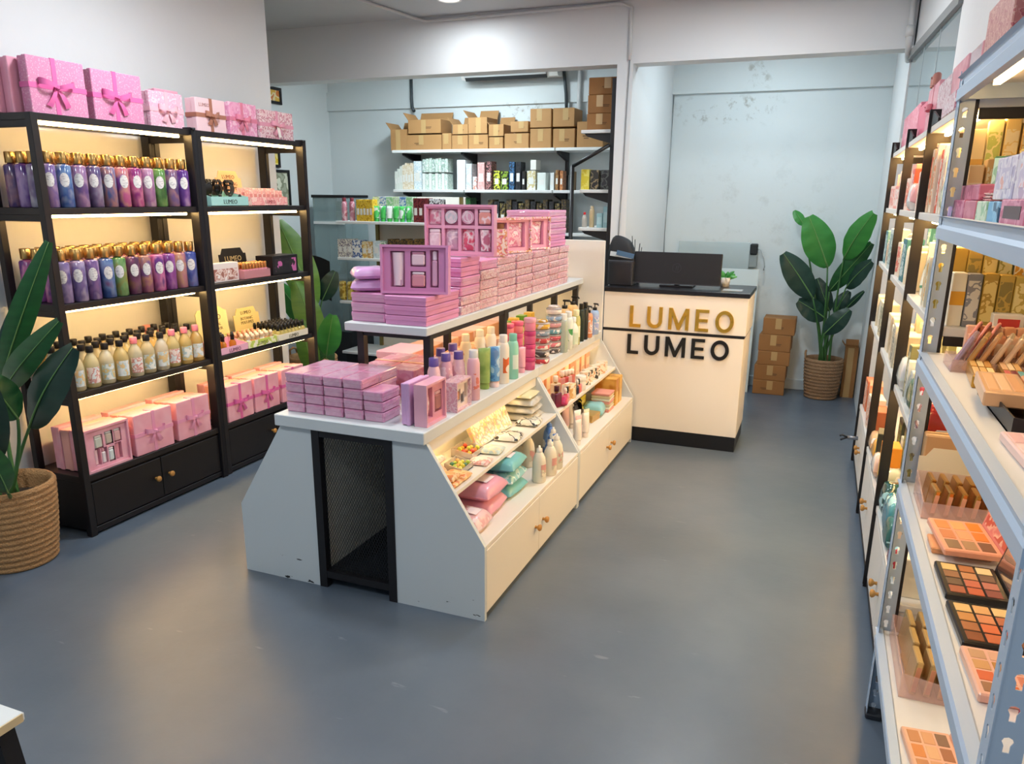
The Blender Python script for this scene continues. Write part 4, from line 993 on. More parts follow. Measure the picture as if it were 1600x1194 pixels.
prod('small pink floral box standing beside the big gift set', .05, .115, .13, PR(['#ecb3c4', '#e08aa6', '#f4d9dc', '#cf9a6a'], 26, .3, coat=.4), (-1.50, yB, tops_z[2]+.001), math.radians(-50), None, PR(['#f2cfd8', '#d9708f', '#e9a87a', '#f6e6e6'], 36, .3), name='standing_gift_box', cat='gift box', pz=(.06, .94), py=.88)
for j, (u0, u1, lab) in enumerate(((797, 824, 'left'), (826, 852, 'right'))):
    y0, y1 = at(u0, 385, x=-1.47).y, at(u1, 385, x=-1.47).y
    w = y1-y0+.04
    cc = [(-w*.22, .09, w*.26, .13, 'tube', M('#7c4a2e', .35), M('#c98f4a', .3)), (w*.16, .09, w*.40, .13, 'sach', PR(['#f0c0d0', '#e08aa8', '#f7e3e8'], 40, .3), WHITE)]
    gift_set('pink floral box with brown window, %s of the pair on the stacks' % lab, w, .178, .06, PR(['#efb9ca', '#e592b0', '#f6dde2', '#c98a6a'], 30, .3, coat=.4), (-1.53, (y0+y1)/2, max(tops_z[3], tops_z[4])+.001), math.radians(-25), cc, M('#e9a3bd', .4))
y0, y1 = sy(856), sy(888)
for i in range(6):
    pack('lilac flat box, %s of the short stack topping the far end' % pos(i, 6), .26, min(y1, 4.93)-y0-.05, .0345, LIL if i < 4 else LIL2, (-1.60, (y0+min(y1, 4.93))/2, max(tops_z[5], tops_z[6])+.035*i+.001), .02*(i % 2), wrap=WRAP if i > 1 else None)
# ---------------------------------------------------------------- on the lid
LZD = .7502
x0, x1 = at(447, 634, y=2.475).x, at(600, 660, y=2.475).x
bw = (x1-x0)/5
SOAP = PR(['#d38cb0', '#d995b7', '#dda2c0', '#d48db1'], 16, .2, coat=.8, interp='LINEAR')
for r in range(2):
    for c in range(5):
        n = 3 if c == 4 else 4
        if r == 1 and c == 4: continue
        for i in range(n):
            pack('pink soap box in wrap, %s layer, %s column, %s row of the block' % (['bottom', 'second', 'third', 'top'][i], ORD[c], ['front', 'back'][r]), bw-.004, .135, .0405, SOAP, (x0+bw*(c+.5)+random.uniform(-.002, .002), 2.475+.068+.138*r, LZD+.041*i), random.uniform(-.015, .015), name='soap_box', cat='soap box', wrap=WRAP if i == n-1 or r == 0 else None)
for j, (xx, lab) in enumerate(((-1.79, 'left'), (-1.65, 'right'))):
    o = pack('%s of two long pink boxes tied with ribbon under the raised shelf' % lab, .135, .34, .125, PR(['#dd8fae', '#e5a3bd', '#d07f9f'], 14, .25, coat=.6), (xx, 3.02, LZD), 0, name='long_gift_box')
    link('ribbon', bmx(-.0685, .0685, -.03, -.012, 0, .1265), M('#e8b6a0', .3), o)
cw = [(-.04, .085, .055, .12, 'sach', sach('#e6b3bb'), WHITE), (.035, .08, .06, .085, 'jar', M('#b0706a', .2, coat=.7), M('#d9aab0', .3))]
gift_set('pink window gift box facing the aisle at the lid corner', .165, .165, .055, M('#e6a8bb', .4, coat=.4), (-1.352, 2.565, LZD), 0, cw, M('#dd98ae', .4))
gift('lilac gift box standing behind the pink window box', .165, .168, .038, M('#d3a3cf', .4), None, (-1.415, 2.56, LZD))
o = gift_set('square pink floral box with quilted window on the lid', .150, .125, .065, PR(['#e6bcc8', '#deabba', '#ecd3d8', '#d4a3b0'], 30, .3, coat=.5), (-1.345, 2.79, LZD), .03, [(-.025, .062, .035, .05, 'jar', M('#c98a5e', .4), WHITE), (.012, .045, .034, .045, 'jar', M('#4a3f40', .4), WHITE), (.045, .07, .028, .06, 'sach', sach('#e8dccb'), WHITE)], M('#e9d9d2', .4))
def P(u, v): return at(u, v, z=LZD)
def B_(kind, u, v, label, body, cap, lab=None, s=1.0, rz=-.6, sh=None, **k):
    p = P(u, v); return bottle(kind, label, (p.x, p.y, LZD), body, cap, lab, rz, None, s, sh=sh, **k)
def BX(kind, u, x, label, *a):
    p = at(u, 590, x=x); return bottle(kind, label, (x, p.y, LZD), a[0], a[1], a[2] if len(a) > 2 else None, -.6)
PUR = M('#6a58a8', .35)
LOT = PR(['#e3bccb', '#e3bccb', '#e9c8d4', '#d9a3b8'], 14, .3, coat=.3)
BX('shampoo', 678, -1.43, 'pale pink lotion with purple cap, leftmost of three', LOT, PUR, M('#ecd6de', .4))
BX('shampoo', 697, -1.43, 'pale pink lotion with purple cap, middle of three', LOT, PUR, M('#ecd6de', .4))
B_('shampoo', 717, 624, 'pale pink lotion with purple cap, nearest of three', LOT, PUR, M('#ecd6de', .4))
BX('shampoo', 689, -1.50, 'pale pink lotion behind, left of the rear pair', LOT, PUR)
BX('shampoo', 708, -1.50, 'pale pink lotion behind, right of the rear pair', LOT, PUR)
B_('spray', 740, 624, 'pale pink spray can with clear cap', M('#e4b6c2', .3), M('#e8e8e6', .2), PR(['#e4b6c2', '#e4b6c2', '#d97a6a'], 30, .4), 1.0)
p = P(757, 607); tubeb('olive green squeeze tube with white crimp', (p.x, p.y, LZD), PR(['#7fa352', '#8fb062', '#6f9448'], 12, .3, interp='LINEAR'), M('#7fa352', .3), -.7)
p = P(772, 604); tubeb('blue patterned squeeze tube with pink cap', (p.x, p.y, LZD), PR(['#3f78b8', '#5f9ad0', '#a8cbe0'], 16, .3), M('#ecd3d6', .3), -.7)
B_('spray', 786, 598, 'white bottle printed with an orange maple leaf', M('#ece6da', .35), M('#efece4', .4), PR(['#ece6da', '#ece6da', '#d9662e'], 22, .4, kind='voronoi'), 1.05)
B_('spray', 801, 591, 'mint teal bottle with teal cap and white label', M('#8fd3c4', .35), M('#7ec8b8', .4), M('#dcebe4', .5), 1.0)
p = P(815, 582); tubeb('slim pale pink tube between teal and magenta packs', (p.x, p.y, LZD), M('#e6a8bd', .3), M('#e6a8bd', .3), -.7, .13, .018)
B_('spray', 728, 592, 'cream white bottle behind the spray can', M('#eadfc6', .4), M('#efe8d8', .4))
B_('spray', 750, 583, 'white bottle with white cap, left in the rear row', M('#ece6da', .4), M('#efece4', .4))
B_('spray', 767, 577, 'white bottle with white cap, right in the rear row', M('#ece6da', .4), M('#efece4', .4))
HOTP = M('#cf5488', .3, coat=.4)
for i in range(4):
    p = P(827, 577); bottle('jar', 'magenta scrub jar, %s of the stack by the lid edge' % pos(i, 4), (p.x, p.y, LZD+.0668*i), HOTP if i < 3 else M('#e88aa8', .25), M('#c43a78', .3) if i < 3 else M('#eba8bd', .3), None, -.5, None, .92, sh=.99)
for k, (u, v) in enumerate(((808, 558), (793, 563))):
    for i in range(3):
        p = P(u, v); bottle('jar', 'pink tub, %s of the %s stack behind the magenta jars' % (pos(i, 3), ['right', 'left'][k]), (p.x, p.y, LZD+.067*i), M('#e3688f', .3, coat=.4) if i < 2 else M('#ee8a8f', .25), M('#d95f8a', .3), None, 0, None, 1.0)
# stack of clear round hair-tie cases
def case(label, loc, r, h, c, cat='case'):
    o = thing('hair_tie_case', label, 'case', loc)
    link('dish', cached(('cd', r, h), lambda: MB().lathe([(r*.86, 0), (r, h*.3), (r, h*.9)], 18).mesh()), c, o)
    link('lid', cached(('cl', r, h), lambda: MB().lathe([(r*1.02, h*.88), (r*1.02, h), (r*.9, h*1.12), (r*.3, h*1.16)], 18).mesh()), M('#e6e4e4', .1, trans=.6), o)
    link('hair_tie', cached(('ch', r, h), lambda: MB().tube([(r*.6*math.cos(k*math.pi/6), r*.6*math.sin(k*math.pi/6), h*1.16+.006) for k in range(12)], .007, 6).mesh()), c, o)
    return o
for i, c in enumerate(('#c43f4a', '#3a3436', '#d95f6a', '#c84a50', '#8fa3b8', '#e8b84a')):
    p = P(846, 567); case('round clear case of %s hair ties, %s of the left stack' % (['red', 'black', 'pink', 'scarlet', 'grey', 'yellow'][i], pos(i, 6)), (p.x, p.y, LZD+.037*i), .042, .03, PR([c, c, '#e8e0dc'], 40, .3))
for i, c in enumerate(('#4a4446', '#e0808f', '#c85a6a', '#5f9ab0', '#d9a0a8', '#8fb0d8', '#e6dcd8')):
    p = P(864, 551); case('round clear case of %s hair ties, %s of the right stack' % (['black', 'pink', 'rose', 'teal', 'blush', 'blue', 'white'][i], pos(i, 7)), (p.x, p.y, LZD+.037*i), .044, .03, PR([c, c, '#eee6e2'], 40, .3))
B_('spray', 879, 550, 'clear bottle with pale cap beside the hair tie cases', M('#d5e3dd', .1, trans=.5), M('#eef0ec', .3), None, 1.0)
B_('spray', 887, 545, 'white bottle printed with a green leaf', M('#e6ece4', .3), M('#eef0ec', .3), PR(['#e6ece4', '#3fa05a', '#e6ece4'], 18, .4), 1.0)
B_('oil', 895, 542, 'white lotion bottle with pale cap near island end', M('#e9ebe2', .3), M('#e8ecec', .3), M('#cfe0cc', .5), .9)
B_('spray', 899, 538, 'pale yellow toner bottle near the island end', M('#dcd68a', .15, trans=.3), M('#ece8c0', .3), M('#efeccc', .5), .95)
B_('spray', 907, 533, 'slim black bottle, left of two by the island end', M('#25332c', .3), BCAP, None, .75, sh=1.05)
B_('spray', 913, 530, 'slim black bottle, right of two by the island end', M('#2b2f2c', .3), BCAP, None, .75, sh=1.05)
for u, v, lab, c, c2 in ((918, 527, 'orange pump bottle near the end board', '#d9824a', '#e0a080'), (928, 522, 'blue pump bottle, last by the end board', '#8fb8e0', '#a8b4e0')):
    B_('pump', u, v, lab, PR([c, c2], 10, .25, interp='LINEAR'), BCAP, PR([c2, '#ece6e6', c], 30, .4), .95)
for u, v, lab in ((889, 532, 'cream pump bottle with black pump, left rear'), (902, 524, 'cream pump bottle with black pump, right rear')):
    p = at(u, v, z=LZD); bottle('pump', lab, (p.x-.05, p.y+.05, LZD), M('#e6c08a', .3), BCAP, M('#eadcc0', .5), 0, None, 1.15)
# boxes in the warm light under the raised shelf
ORB = [M('#e6a882', .45), M('#e9b696', .45), M('#dd9a76', .45), M('#eec4a8', .45)]
for r in range(2):
    for i in range(6):
        for k in range(2 if r else 3):
            prod('peach carton, %s from front, %s row, %s layer under raised shelf' % (ORD[i], ['aisle side', 'inner'][r], ['bottom', 'middle', 'top'][k]), .095, .085, .042, ORB[(i+k+r) % 4], (-1.58-.105*r-.008*(k % 2), 3.24+.095*i, LZD+.0445*k), 0, None, M('#f2d6c0', .5), name='small_carton', cat='carton', pz=(.2, .8))
for i in range(7):
    for k in range(2):
        prod('lime green carton, %s in line, %s layer under the raised shelf' % (ORD[i], ['lower', 'upper'][k]), .085, .082, .055, PR(['#c3d24a', '#dfe27a', '#a8c23f'], 14, .4), (-1.548, 3.95+.09*i, LZD+.0575*k), 0, None, M('#eef0b0', .5), name='small_carton', cat='carton')
for i in range(4):
    prod('tall gold carton, %s behind the lime cartons' % ORD[i], .05, .06, .17, M('#d9b45a' if i % 2 else '#5f9a3c', .4), (-1.63, 4.02+.13*i, LZD), 0, None, M('#efe0a0', .5))
for i in range(2):
    pack('pale pink wide box, %s of two on the left lid edge' % ['lower', 'upper'][i], .19, .24, .062, PINKS['blush'], (-1.875, 3.30, LZD+.063*i), 0)
for i in range(6):
    pack('pale peach box, %s along the left lid edge behind the wide boxes' % ORD[i], .15, .18, .10, ORB[i % 4], (-1.908, 3.54+.2*i, LZD), 0, name='peach_box', cat='box')
# ================================================================== island shelves, right side
MZ, BZ = .5153, .3153
def Pm(u, v): return at(u, v, z=MZ)
def Pb(u, v): return at(u, v, z=BZ)
# middle shelf, unit 1
def fruit_tray(label, loc, rz, cols, w=.10, d=.085):
    t = tray(label, w, d, .025, M('#efe6dc', .1, trans=.6), loc, rz, name='sample_tray')
    k = 0
    for i in range(4):
        for j in range(3):
            o = link('bead', cached('bead', lambda: MB().lathe([(.002, -.011), (.008, -.008), (.0115, 0), (.008, .008), (.002, .011)], 8).mesh()), M(cols[(i*3+j) % len(cols)], .25, coat=.5), t, (-d*.30+d*.30*j, -w*.34+w*.225*i, .020+.004*((i+j) % 2)))
    return t
p = Pm(722, 735); fruit_tray('clear tray of yellow and green bath beads at shelf front', (p.x-.015, p.y, MZ), 0, ['#d9c93a', '#a8c23f', '#e6d86a', '#3f7a5a', '#d9a85a'], .11, .08)
p = Pm(716, 712); fruit_tray('clear tray of red and orange bath beads behind the yellow one', (-1.345, p.y+.03, MZ), 0, ['#e6803a', '#d9503a', '#e6b43a', '#c8d04a'], .12, .10)
bag('peach lace pack at the near end of the upper island shelf', .13, .12, .035, PR(['#f0c8a0', '#f6dcc0', '#e6b088'], 40, .3, coat=.5), (-1.375, 2.555, MZ+.0605), 0, seed=5)
bag('peach lace pack under its twin at the near end', .14, .13, .06, PR(['#eec09a', '#f6dcc0', '#e0a880'], 40, .3, coat=.5), (-1.375, 2.545, MZ), 0, seed=6)
for k in range(2):
    prod('pastel floral booklet leaning on the upper island shelf, %s' % ['nearer', 'farther'][k], .022, .19, .135, PR(['#efe6d6', '#f0c8b8', '#e6d890', '#c8d8d0', '#f2eee2'], 26, .4), (-1.33, 3.05+.205*k, MZ+.004), 0, None, PR(['#f4ecdc', '#eeb8a8', '#e8dc9a', '#f4f0e4'], 30, .4), name='booklet', cat='booklet', pz=(.05, .95), py=.92, flap=False).rotation_euler = (0, -.42, -.05)
p = Pm(745, 722); bag('pastel pink sachet lying flat near the bath beads', .09, .09, .018, PR(['#f0c8c0', '#e9a89c', '#f6e6dc'], 30, .3, coat=.5), (-1.25, p.y, MZ), .1, seed=7)
p = Pm(765, 705); bag('pale blue sachet lying flat beside the pink sachet', .10, .10, .022, PR(['#cfe0d8', '#e9e0b8', '#b8d0cc'], 30, .3, coat=.5), (-1.262, p.y, MZ), .1, seed=8)
for k, (u, v, lab) in enumerate(((795, 685, 'nearer'), (826, 662, 'farther'))):
    p = Pm(u, v); bag('white pack with black stripes, %s of two on the shelf' % lab, .115, .125, .028, PR(['#eeead8', '#f2efe2', '#2b2a28', '#eeead8', '#e6e0cc'], 18, .3, coat=.5), (-1.262, p.y, MZ), .1, seed=9+k)
for k in range(3):
    bag('grey soft pack, %s of the pile at the divider' % pos(k, 3), .19, .18, .038, PR(['#bdbbb0', '#cfcdc4', '#a3a197'], 10, .3, coat=.5, interp='LINEAR'), (-1.345, 3.53, MZ+.0385*k), .04*k, seed=12+k)
bag('cream soft pack lying across the grey pile', .16, .16, .02, M('#e3dcb0', .3, coat=.5), (-1.345, 3.53, MZ+.117), .05, seed=17)
# lower shelf, unit 1
PKP = M('#e3a0b4', .35, coat=.4); TEAL = M('#6fb9bf', .35, coat=.4)
HEART = M('#f4e6ea', .4)
p = Pb(735, 812)
bag('pale pink tissue pack with white print, nearest on the lower shelf', .17, .15, .075, PR(['#eec6c8', '#e9b3b8', '#f4dcdc'], 16, .3, coat=.4), (-1.215, 2.59, BZ), 0, seed=20, deco=HEART, name='tissue_pack')
bag('pale pink tissue pack under the near one, pushed back', .16, .16, .07, PKP, (-1.36, 2.60, BZ), 0, seed=21, name='tissue_pack')
for k in range(2):
    bag('pink tissue pack, %s of two in the second pile' % ['lower', 'upper'][k], .225, .21, .07, PKP, (-1.265, 2.785, BZ+.071*k), .04-.06*k, seed=22+k, deco=HEART if k else None, name='tissue_pack')
for k in range(3):
    bag('teal tissue pack, %s of the pile' % pos(k, 3), .215, .20, .058, TEAL if k != 1 else PR(['#8cc9cc', '#bfe0e0', '#6fb0b8'], 14, .25, coat=.6), (-1.255, 3.02, BZ+.0582*k), .05*k-.04, seed=25+k, deco=HEART if k == 2 else None, name='tissue_pack')
for k, (u, v) in enumerate(((825, 728), (842, 752), (859, 741), (869, 731))):
    p = Pb(u, v); bottle('detergent', 'white lotion bottle with white pointed cap, %s of four' % ORD[k], (p.x, p.y, BZ), M('#ece5d2', .35), M('#efeade', .4), PR(['#ece5d2', '#cfc8b4', '#d9a09a'], 26, .5), -.4, None, .82)
p = Pb(886, 712); bottle('detergent', 'blue lotion bottle behind the white ones', (-1.215, 3.612, BZ), PR(['#4a78c4', '#6f9ad8', '#dce6f0'], 12, .3), M('#4a78c4', .3), None, -.4, None, .8)
p = Pb(873, 730); bottle('detergent', 'white bottle with blue label spots beside the divider', (-1.165, 3.53, BZ), PR(['#e3e3d8', '#e3e3d8', '#3f6fb8'], 30, .35), M('#efeade', .4), None, -.4, None, .78)
# middle shelf, unit 2
y0 = 3.74
def prf(label, x, y, c1, c2, h=.10, w=.055, z=MZ, n='perfume_bottle'):
    o = thing(n, label, 'perfume', (x, y, z), -.3)
    link('bottle', cached(('pfb', h, w), lambda: cmx(-w*.3, w*.3, -w/2, w/2, 0, h*.68, .005)), c1, o)
    link('neck', cached(('pfn', h), lambda: MB().lathe([(.009, h*.68), (.009, h*.75)], 10).mesh()), GOLD, o)
    link('cap', cached(('pfc', h), lambda: MB().lathe([(.014, h*.75), (.014, h*.98), (.012, h)], 12).mesh()), c2, o)
    return o
prf('dark plum perfume bottle by the divider', -1.235, 3.78, M('#6a2038', .15, coat=.8), M('#4a1a2a', .3), .12, .06)
bag('magenta pouch in front of the plum perfume', .07, .10, .05, M('#c4205a', .3, coat=.6), (-1.225, 3.85, MZ), .2, seed=31, name='pouch', cat='pouch')
prod('gold and white perfume carton in the second unit', .05, .085, .085, PR(['#e6d0a8', '#c99a5a', '#f0e6d6'], 24, .35), (-1.23, 3.985, MZ), -.2, None, PR(['#d9a860', '#efe0c4'], 20, .35))
prf('clear perfume bottle with white cap behind the gold carton', -1.30, 3.96, M('#ead9c0', .1, trans=.4), M('#efe8dc', .3), .13, .06)
prf('black capped perfume bottle at shelf edge', -1.225, 4.08, M('#3a3638', .15, coat=.8), BCAP, .07, .05)
for k in range(4):
    prf('pink perfume bottle, %s of the rear four' % ORD[k], -1.31, 4.10+.065*k, M(['#e6a0a0', '#d95f5f', '#efc8c0', '#e08078'][k], .15, trans=.3), M('#efe0d8', .3), .13-.01*k, .045)
bottle('jar', 'white cream jar on the second unit shelf', (-1.225, 4.20, MZ), M('#e9e4da', .3), M('#efebe2', .3), None, 0, None, .95, sh=1.35)
for k in range(6):
    prod('cream and black framed carton, %s along the second unit shelf' % ORD[k], .03, .07, .085-.004*k, M('#e8dfcb', .4), (-1.235-.012*(k % 2), 4.33+.085*k, MZ), -.55, None, PR(['#3a3430', '#efe6d2', '#d9a880', '#efe6d2'], 22, .4), name='slim_carton', cat='carton', pz=(.06, .94), py=.85)
for k in range(10):
    prod('warm lit carton, %s in the rear row of the second unit' % ORD[k], .06, .085, .10+.02*(k % 3), ORB[k % 4], (-1.39, 3.78+.115*k, MZ), 0, None, M('#f2e0c0', .5))
# lower shelf, unit 2
for k, (u, v) in enumerate(((879, 664), (888, 660), (897, 676))):
    p = Pb(u+4, v+8); tubeb('%s squeeze tube, %s of three at the divider' % (['pink', 'white', 'white'][k], ORD[k]), (max(p.x, -1.30), p.y, BZ), M(['#ecc3c0', '#ece6dc', '#efebe2'][k], .35), M('#e9e0d6', .4), -.5, .16, .022)
for k in range(3):
    tubeb('white and pink tube, %s behind the three' % ORD[k], (-1.30, 3.80+.06*k, BZ), M('#e9c0bc' if k % 2 else '#efe8dc', .35), M('#e9e0d6', .4), -.5, .15, .02)
for k in range(4):
    claw('black claw hair clip, %s on the lower shelf of the second unit' % ORD[k], (-1.24-.05*(k % 2), 4.11+.035*k, BZ+.071), .4*k, 'hair clips on the lower shelf')
tray('small grey tray under the black hair clips', .16, .10, .07, M('#a8a49c', .4), (-1.25, 4.165, BZ), 0)
pack('gold brush set case on the lower shelf', .09, .13, .045, M('#b09050', .35), (-1.19, 4.29, BZ), -.1, name='brush_case', cat='case')
for k in range(2):
    bag('%s pack leaning behind the gold case' % ['teal', 'yellow'][k], .13, .13, .075, M(['#8fc8cc', '#e0cf5a'][k], .35, coat=.4), (-1.20-.10*k, 4.425-.12*k, BZ), .1, seed=35+k)
prod('yellow carton in the middle of the lower shelf', .07, .12, .10, M('#e0d04a', .4), (-1.31, 4.44, BZ), 0, None, M('#eee6a0', .5))
for k in range(7):
    pack('striped booklet, %s of the pile by the orange boxes' % pos(k, 7), .12, .13, .0165, M(['#e9a090', '#efe6d0', '#d9c8a0'][k % 3], .5), (-1.18, 4.55, BZ+.0172*k), .03*(k % 3), name='booklet', cat='booklet')
for k in range(2):
    prod('tall orange yellow box, %s at the island end' % ['left', 'right'][k], .14, .075, .172, PR(['#dca03a', '#e6b85a', '#c9862e'], 10, .4, interp='LINEAR'), (-1.195, 4.70+.09*k, BZ), 0, None, M('#e6c070', .4), pz=(.1, .5), py=.6)
for k in range(6):
    bag('soft %s pack, %s in the rear of the lower shelf' % (['cream', 'yellow', 'lime'][k % 3], ORD[k]), .085, .15, .11, M(['#e9dcb0', '#e3d06a', '#c8cf6a'][k % 3], .35, coat=.4), (-1.402, 3.83+.175*k, BZ), 0, seed=40+k % 3)
# left side, just the glimpse beyond the near end panel
bag('pink pack sticking out of the left side of the island', .16, .14, .07, PKP, (-2.115, 2.60, BZ), 0, seed=51, deco=HEART, name='tissue_pack')

# more small goods on the island shelves
for k in range(3):
    bag('orange lace sachet, %s near the end panel of the upper island shelf' % ORD[k], .10, .085, .024, PR(['#e6a868', '#efc890', '#e08a50'], 26, .3, coat=.4), (-1.262-.10*(k == 2), 2.52+.09*(k % 2), MZ) if k < 2 else (-1.27, 2.52, MZ+.0245), .05*k, seed=90+k, name='lace_sachet')
for k in range(4):
    tubeb('%s slim tube, %s in front of the gold case on the lower shelf' % (['white', 'pink', 'white', 'cream'][k], ORD[k]), (-1.115-.02*(k % 2), 3.80+.075*k, BZ), M(['#ece6dc', '#e9b8b4', '#efebe2', '#e6d8b8'][k], .35), M('#e9e0d6', .4), -.5, .14, .019)
for k in range(5):
    bottle('mini', '%s nail polish bottle, %s at the front of the second unit shelf' % (['red', 'pink', 'plum', 'coral', 'rose'][k], ORD[k]), (-1.222, 3.90+.028*k if k < 2 else 4.115+.026*k-.05, MZ), M(['#b8202a', '#e08aa0', '#6a2040', '#e0705a', '#d9909a'][k], .2, coat=.5), BCAP if k % 2 else M('#efe6dc', .3), None, 0, None, 1.0, name='nail_polish')
# ================================================================== plants
def leaf_mesh(p0, p1, w, nrm, bulge=.10, fold=.12):
    p0, p1 = Vector(p0), Vector(p1); ax = p1-p0; L = ax.length; t = ax/L
    n = (Vector(nrm)-t*Vector(nrm).dot(t)).normalized(); s = t.cross(n)
    def fn(u, v):
        a = v; ww = w/2*(max(0.0, math.sin(math.pi*min(1, (a*.93+.02))))**.62)*(1-.18*a)
        q = (u-.5)*2
        wob = .015*w*math.sin(26*a)*abs(q)
        return p0+ax*a+n*(bulge*L*math.sin(math.pi*a)*1.0)+s*(ww*q)-n*(fold*w*abs(q)**1.5*.6)+n*wob
    mb = MB().grid(fn, 6, 18)
    rib = [p0+ax*a+n*(bulge*L*math.sin(math.pi*a)+.003) for a in [k/10 for k in range(11)]]
    return mb.mesh(fix=False), MB().tube(rib, .0055*max(.6, w/.2), 6, r2=.001).mesh(fix=False), rib
def leafmat(h, h2):
    m = bpy.data.materials.new('leaf'); m.use_nodes = True; nt = m.node_tree; b = nt.nodes['Principled BSDF']
    b.inputs['Roughness'].default_value = .38
    tc = nt.nodes.new('ShaderNodeTexCoord'); wv = nt.nodes.new('ShaderNodeTexNoise'); wv.inputs['Scale'].default_value = 9
    mp = nt.nodes.new('ShaderNodeMapping'); mp.inputs['Scale'].default_value = (1, 1, 4); nt.links.new(tc.outputs['Object'], mp.inputs['Vector']); nt.links.new(mp.outputs['Vector'], wv.inputs['Vector'])
    mx = nt.nodes.new('ShaderNodeMix'); mx.data_type = 'RGBA'; mx.inputs['A'].default_value = rgb(h); mx.inputs['B'].default_value = rgb(h2)
    nt.links.new(wv.outputs['Fac'], mx.inputs['Factor']); nt.links.new(mx.outputs['Result'], b.inputs['Base Color'])
    return m
LG = [leafmat('#1f4a2a', '#2c6a36'), leafmat('#16302a', '#1f4436'), leafmat('#2f7a34', '#3f8f3c'), leafmat('#3c6a24', '#5f8c2c')]
STEM = M('#3f6b38', .45); RIB = M('#6f9a58', .45)
def basket(o, r, h, m, coils=14):
    pr = [(r*.80, 0)]
    for k in range(coils):
        t = (k+.5)/coils; rr = r*(.82+.18*math.sin(t*1.45))
        for q in (-.5, -.2, .2, .5): pr.append((rr+(.006 if abs(q) < .3 else 0), h*(t+q*.86/coils)))
    pr += [(r*1.0, h), (r*.93, h+.002), (r*.90, h-.03), (r*.86, h-.09)]
    link('basket', MB().lathe(pr, 36, caps=False).mesh(), m, o)
    link('soil', MB().lathe([(r*.87, h-.10), (r*.87, h-.085)], 24).mesh(), M('#3a3026', .9, bump=.8, bscale=80), o)
WEAVE = M('#b58a5c', .8, bump=.9, bscale=140, var=.22, vscale=30)
def plant(label, base, r, h, leaves, wm=WEAVE, coils=14):
    o = thing('potted_plant', label, 'plant', base)
    basket(o, r, h, wm, coils)
    link('handle', MB().tube([(-r*.95, -.05, h-.02), (-r*1.0, -.04, h+.035), (-r*.98, 0, h+.05), (-r*1.0, .04, h+.035), (-r*.95, .05, h-.02)], .009, 6).mesh(), wm, o)
    B = Vector(base)
    for i, (u0, v0, u1, v1, y0, y1, w, mi, bulge) in enumerate(leaves):
        p0, p1 = at(u0, v0, y=y0)-B, at(u1, v1, y=y1)-B
        mid = (p0+p1)/2
        cdir = (Vector((0, 0, CAMH))-B-mid).normalized()
        nrm = cdir+Vector((.25*math.sin(i*2.1), .1*math.cos(i*1.3), .35))
        lm, rm, rib = leaf_mesh(p0, p1, w, nrm, bulge)
        lf = link('leaf', lm, LG[mi], o); link('midrib', rm, RIB, lf)
        s0 = Vector((random.uniform(-.3, .3)*r, random.uniform(-.3, .3)*r, h-.10))
        t = (p1-p0).normalized()
        pts = []
        for k in range(9):
            a = k/8; c = (p0-t*.12); c.z = min(c.z, max(p0.z-.02, s0.z+.05))
            pts.append((1-a)**2*s0+2*a*(1-a)*Vector(((s0.x*.4+c.x*.6), (s0.y*.4+c.y*.6), (s0.z+p0.z)*.5))+a*a*p0)
        link('stem', MB().tube(pts, .011, 7, r2=.006).mesh(fix=False), STEM, o)
    return o
plant('tall leafy plant in a tan woven basket beside the left rack', (-3.235, 2.13, 0), .185, .37,
      [(3, 590, 76, 378, 2.25, 2.28, .115, 0, .06), (6, 612, 92, 502, 2.2, 2.12, .12, 0, .08), (46, 668, 114, 543, 2.18, 2.16, .19, 1, .05), (2, 640, 30, 470, 2.28, 2.34, .13, 1, .05), (28, 655, -28, 585, 2.1, 2.0, .17, 0, .06), (-2, 720, -40, 560, 2.05, 1.9, .15, 1, .05), (12, 770, -30, 690, 1.98, 1.85, .12, 0, .08)])
plant('tall leafy plant in a tan woven basket standing in the alcove', (.118, 6.78, 0), .150, .335,
      [(1293, 418, 1264, 338, 6.68, 6.62, .27, 2, .05), (1256, 352, 1241, 329, 6.80, 6.82, .09, 2, .05), (1318, 405, 1365, 333, 6.6, 6.3, .21, 2, .05), (1270, 466, 1224, 396, 6.66, 6.58, .23, 1, .05), (1296, 455, 1362, 380, 6.75, 6.5, .16, 0, .05), (1322, 450, 1362, 408, 6.66, 6.45, .16, 1, .05),
       (1290, 498, 1247, 470, 6.74, 6.66, .20, 1, .05), (1288, 522, 1328, 484, 6.60, 6.55, .16, 1, .08), (1296, 486, 1277, 435, 6.80, 6.82, .14, 1, .05), (1303, 488, 1327, 455, 6.78, 6.78, .12, 1, .05), (1322, 482, 1350, 455, 6.7, 6.55, .06, 1, .05)], M('#9c7a5a', .8, bump=.9, bscale=140, var=.22, vscale=30), 12)
plant('large bright leafed plant standing behind the left racks', (-3.72, 5.05, 0), .19, .36,
      [(492, 480, 434, 344, 5.0, 4.95, .30, 3, .06), (500, 545, 462, 440, 4.95, 4.9, .24, 3, .06), (496, 525, 434, 442, 5.1, 5.1, .20, 2, .06), (510, 556, 520, 492, 4.85, 4.8, .20, 2, .06), (503, 470, 524, 424, 5.15, 5.2, .16, 1, .06), (492, 590, 470, 500, 4.9, 4.85, .18, 3, .05), (514, 585, 500, 505, 5.0, 5.0, .16, 0, .05)])
